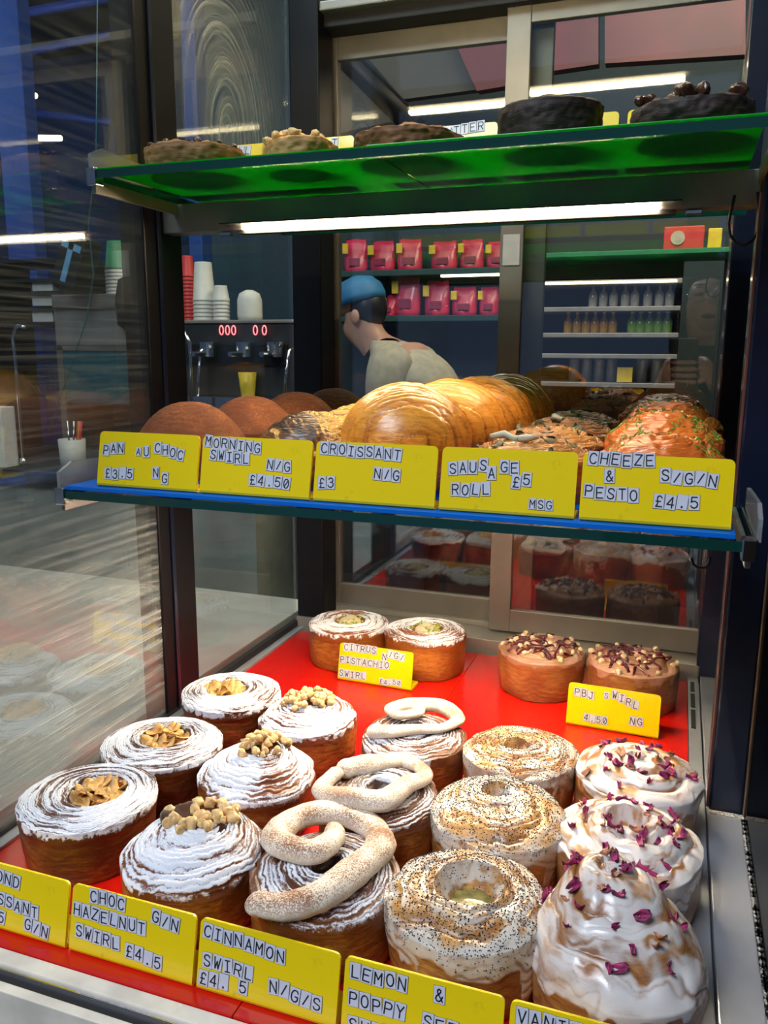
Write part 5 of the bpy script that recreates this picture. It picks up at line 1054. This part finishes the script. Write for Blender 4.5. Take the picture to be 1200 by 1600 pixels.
mb = MB().lathe([(.098, 0), (.100, .02), (.092, .055), (.065, .085), (.02, .10)], (0, 0, 0), 28); mb.ball((-.10, 0, .006), (.062, .065, .007), sub=3)
o = mb.done('cap', M_['cap'], b, True); o.location = (hx+.012, 0, hz+.045); o.rotation_euler = (0, R_(-14), 0)
for s_ in (-1, 1):
    MB().ball((hx-.070, s_*.032, hz+.015), (.010, .010, .007), sub=2).done('eye', M_['hair'], b, True); MB().ball((hx+.02, s_*.088, hz-.01), (.018, .008, .028), sub=2).done('ear', M_['skin'], b, True)
MB().ball((hx-.083, 0, hz-.052), (.008, .022, .005), sub=2).done('mouth', M_['redm'], b, True)
# the photographer, seen mirrored in the rear door: stands in front of the case holding a phone
pz = FZ+.001; b = empty('person', (.545, -.80, pz), 0, 'person with dark hair, glasses and black jacket holding up a phone', 'person')
O = Vector(b.location); H0 = Vector((.0, .10, 1.505)); k_ = .985
J = dict(pel=((0, 0, .90), (.15, .11)), wst=((0, 0, 1.04), (.13, .10)), chs=((0, .0, 1.22), (.145, .105)), up=((0, .01, 1.32), (.09, .08)), nk=((0, .045, 1.395), .048), hd0=((0, .09, 1.46), (.062, .072)), hd1=((0, .09, 1.545), (.073, .088)), hd2=((0, .085, 1.595), (.05, .05)),
         jaw=((0, .140, 1.435), .028), nb=((0, .165, 1.52), .018), nose=((0, .192, 1.505), .011))
E_ = [('pel', 'wst'), ('wst', 'chs'), ('chs', 'up'), ('up', 'nk'), ('nk', 'hd0'), ('hd0', 'hd1'), ('hd1', 'hd2'), ('hd0', 'jaw'), ('hd1', 'nb'), ('nb', 'nose')]
PC = CAM-fw*0.012-up*0.045-O                      # phone centre, just behind the lens
for s_, t_ in ((-1, 'l'), (1, 'r')):
    w_ = PC+rt*s_*.070-fw*.045-up*.055; pa = PC+rt*s_*.050-fw*.020-up*.012
    J.update({t_+'hip': ((s_*.09, 0, .86), .085), t_+'kn': ((s_*.10, .01, .47), .056), t_+'an': ((s_*.11, -.02, .09), .038), t_+'toe': ((s_*.12, .11, .035), .033),
              t_+'sh': ((s_*.165, .0, 1.30), .052), t_+'el': ((s_*.20, .10, 1.08), .038), t_+'wr': (tuple(w_), .025)})
    E_ += [('pel', t_+'hip'), (t_+'hip', t_+'kn'), (t_+'kn', t_+'an'), (t_+'an', t_+'toe'), ('chs', t_+'sh'), (t_+'sh', t_+'el'), (t_+'el', t_+'wr')]
    hand(J, E_, t_, t_+'wr', tuple(pa), (tuple(up), tuple(fw*.4-rt*s_*.25), tuple(-rt*s_)), .8, tuple(-rt*s_*.6-fw*.5), .0075)
skin_body('body', J, E_, 'pel', M_['skin2'], b)
for t_ in 'lr': J[t_+'slv'] = (mid(J[t_+'el'][0], J[t_+'wr'][0], .85), .030); J[t_+'cuf'] = (mid(J[t_+'kn'][0], J[t_+'an'][0], .9), .044)
J['col'] = (mid(J['up'][0], J['nk'][0], .5), .062)
top_garment('jacket', [(0, 0, .84, .19, .150), (0, 0, .96, .18, .140), (0, 0, 1.08, .175, .135), (0, .0, 1.18, .185, .140), (0, .0, 1.27, .195, .135), (0, .005, 1.33, .180, .115), (0, .015, 1.365, .125, .095), (0, .03, 1.395, .075, .072)],
            [([mid(J[t_+'sh'][0], (0, 0, 1.28), .35), J[t_+'sh'][0], mid(J[t_+'sh'][0], J[t_+'el'][0], .6), J[t_+'el'][0], mid(J[t_+'el'][0], J[t_+'wr'][0], .4), J[t_+'slv'][0]], [.075, .078, .064, .058, .050, .040]) for t_ in 'lr'], M_['jacket'], b)
garment('trousers', J, ['pel', 'lhip', 'rhip', 'lkn', 'rkn', 'lcuf', 'rcuf'], [('pel', 'lhip'), ('pel', 'rhip'), ('lhip', 'lkn'), ('rhip', 'rkn'), ('lkn', 'lcuf'), ('rkn', 'rcuf')], .012, 'pel', M_['jeans'], b)
mb = MB().ball((0, .06, 1.545), (.092, .098, .10), sub=3)
for s_ in (-1, 1): mb.ball((s_*.078, .055, 1.44), (.026, .055, .14), sub=3)
mb.ball((0, .0, 1.42), (.085, .045, .16), sub=3); mb.done('hair', M_['hair'], b, True)
MB().ball((0, .118, 1.505), (.060, .062, .082), sub=3).done('face', M_['skin2'], b, True)
for s_ in (-1, 1):
    MB().ball((s_*.028, .172, 1.527), (.012, .006, .006), sub=2).done('eye', M_['hair'], b, True)
    c = Vector((s_*.031, .184, 1.525)); MB().tube([(c.x+.025*math.cos(q), c.y, c.z+.020*math.sin(q)) for q in [i*math.pi/8 for i in range(17)]], .0016, 6).tube([(c.x+s_*.025, c.y, c.z), (s_*.075, .09, 1.53)], .0014, 6).done('glasses', M_['chrome'], b, True)
    MB().ball((s_*.028, .174, 1.552), (.017, .005, .003), sub=2).done('eyebrow', M_['hair'], b, True)
MB().ball((0, .173, 1.467), (.020, .007, .006), sub=2).done('mouth', M_['redm'], b, True)
ph = empty('smartphone', CAM-fw*0.012-up*0.045, 0, 'dark smartphone held up in both hands by the person in glasses', 'phone')
ph.rotation_mode = 'QUATERNION'; Mq = Matrix((rt, fw, up)).transposed(); ph.rotation_quaternion = Mq.to_quaternion()
MB().box(-.036, .036, -.004, .004, -.075, .075, .003).done('phone_body', M_['blackmatte'], ph); MB().box(-.033, .033, -.0048, -.0042, -.072, .072).done('screen', M_['teal'], ph)
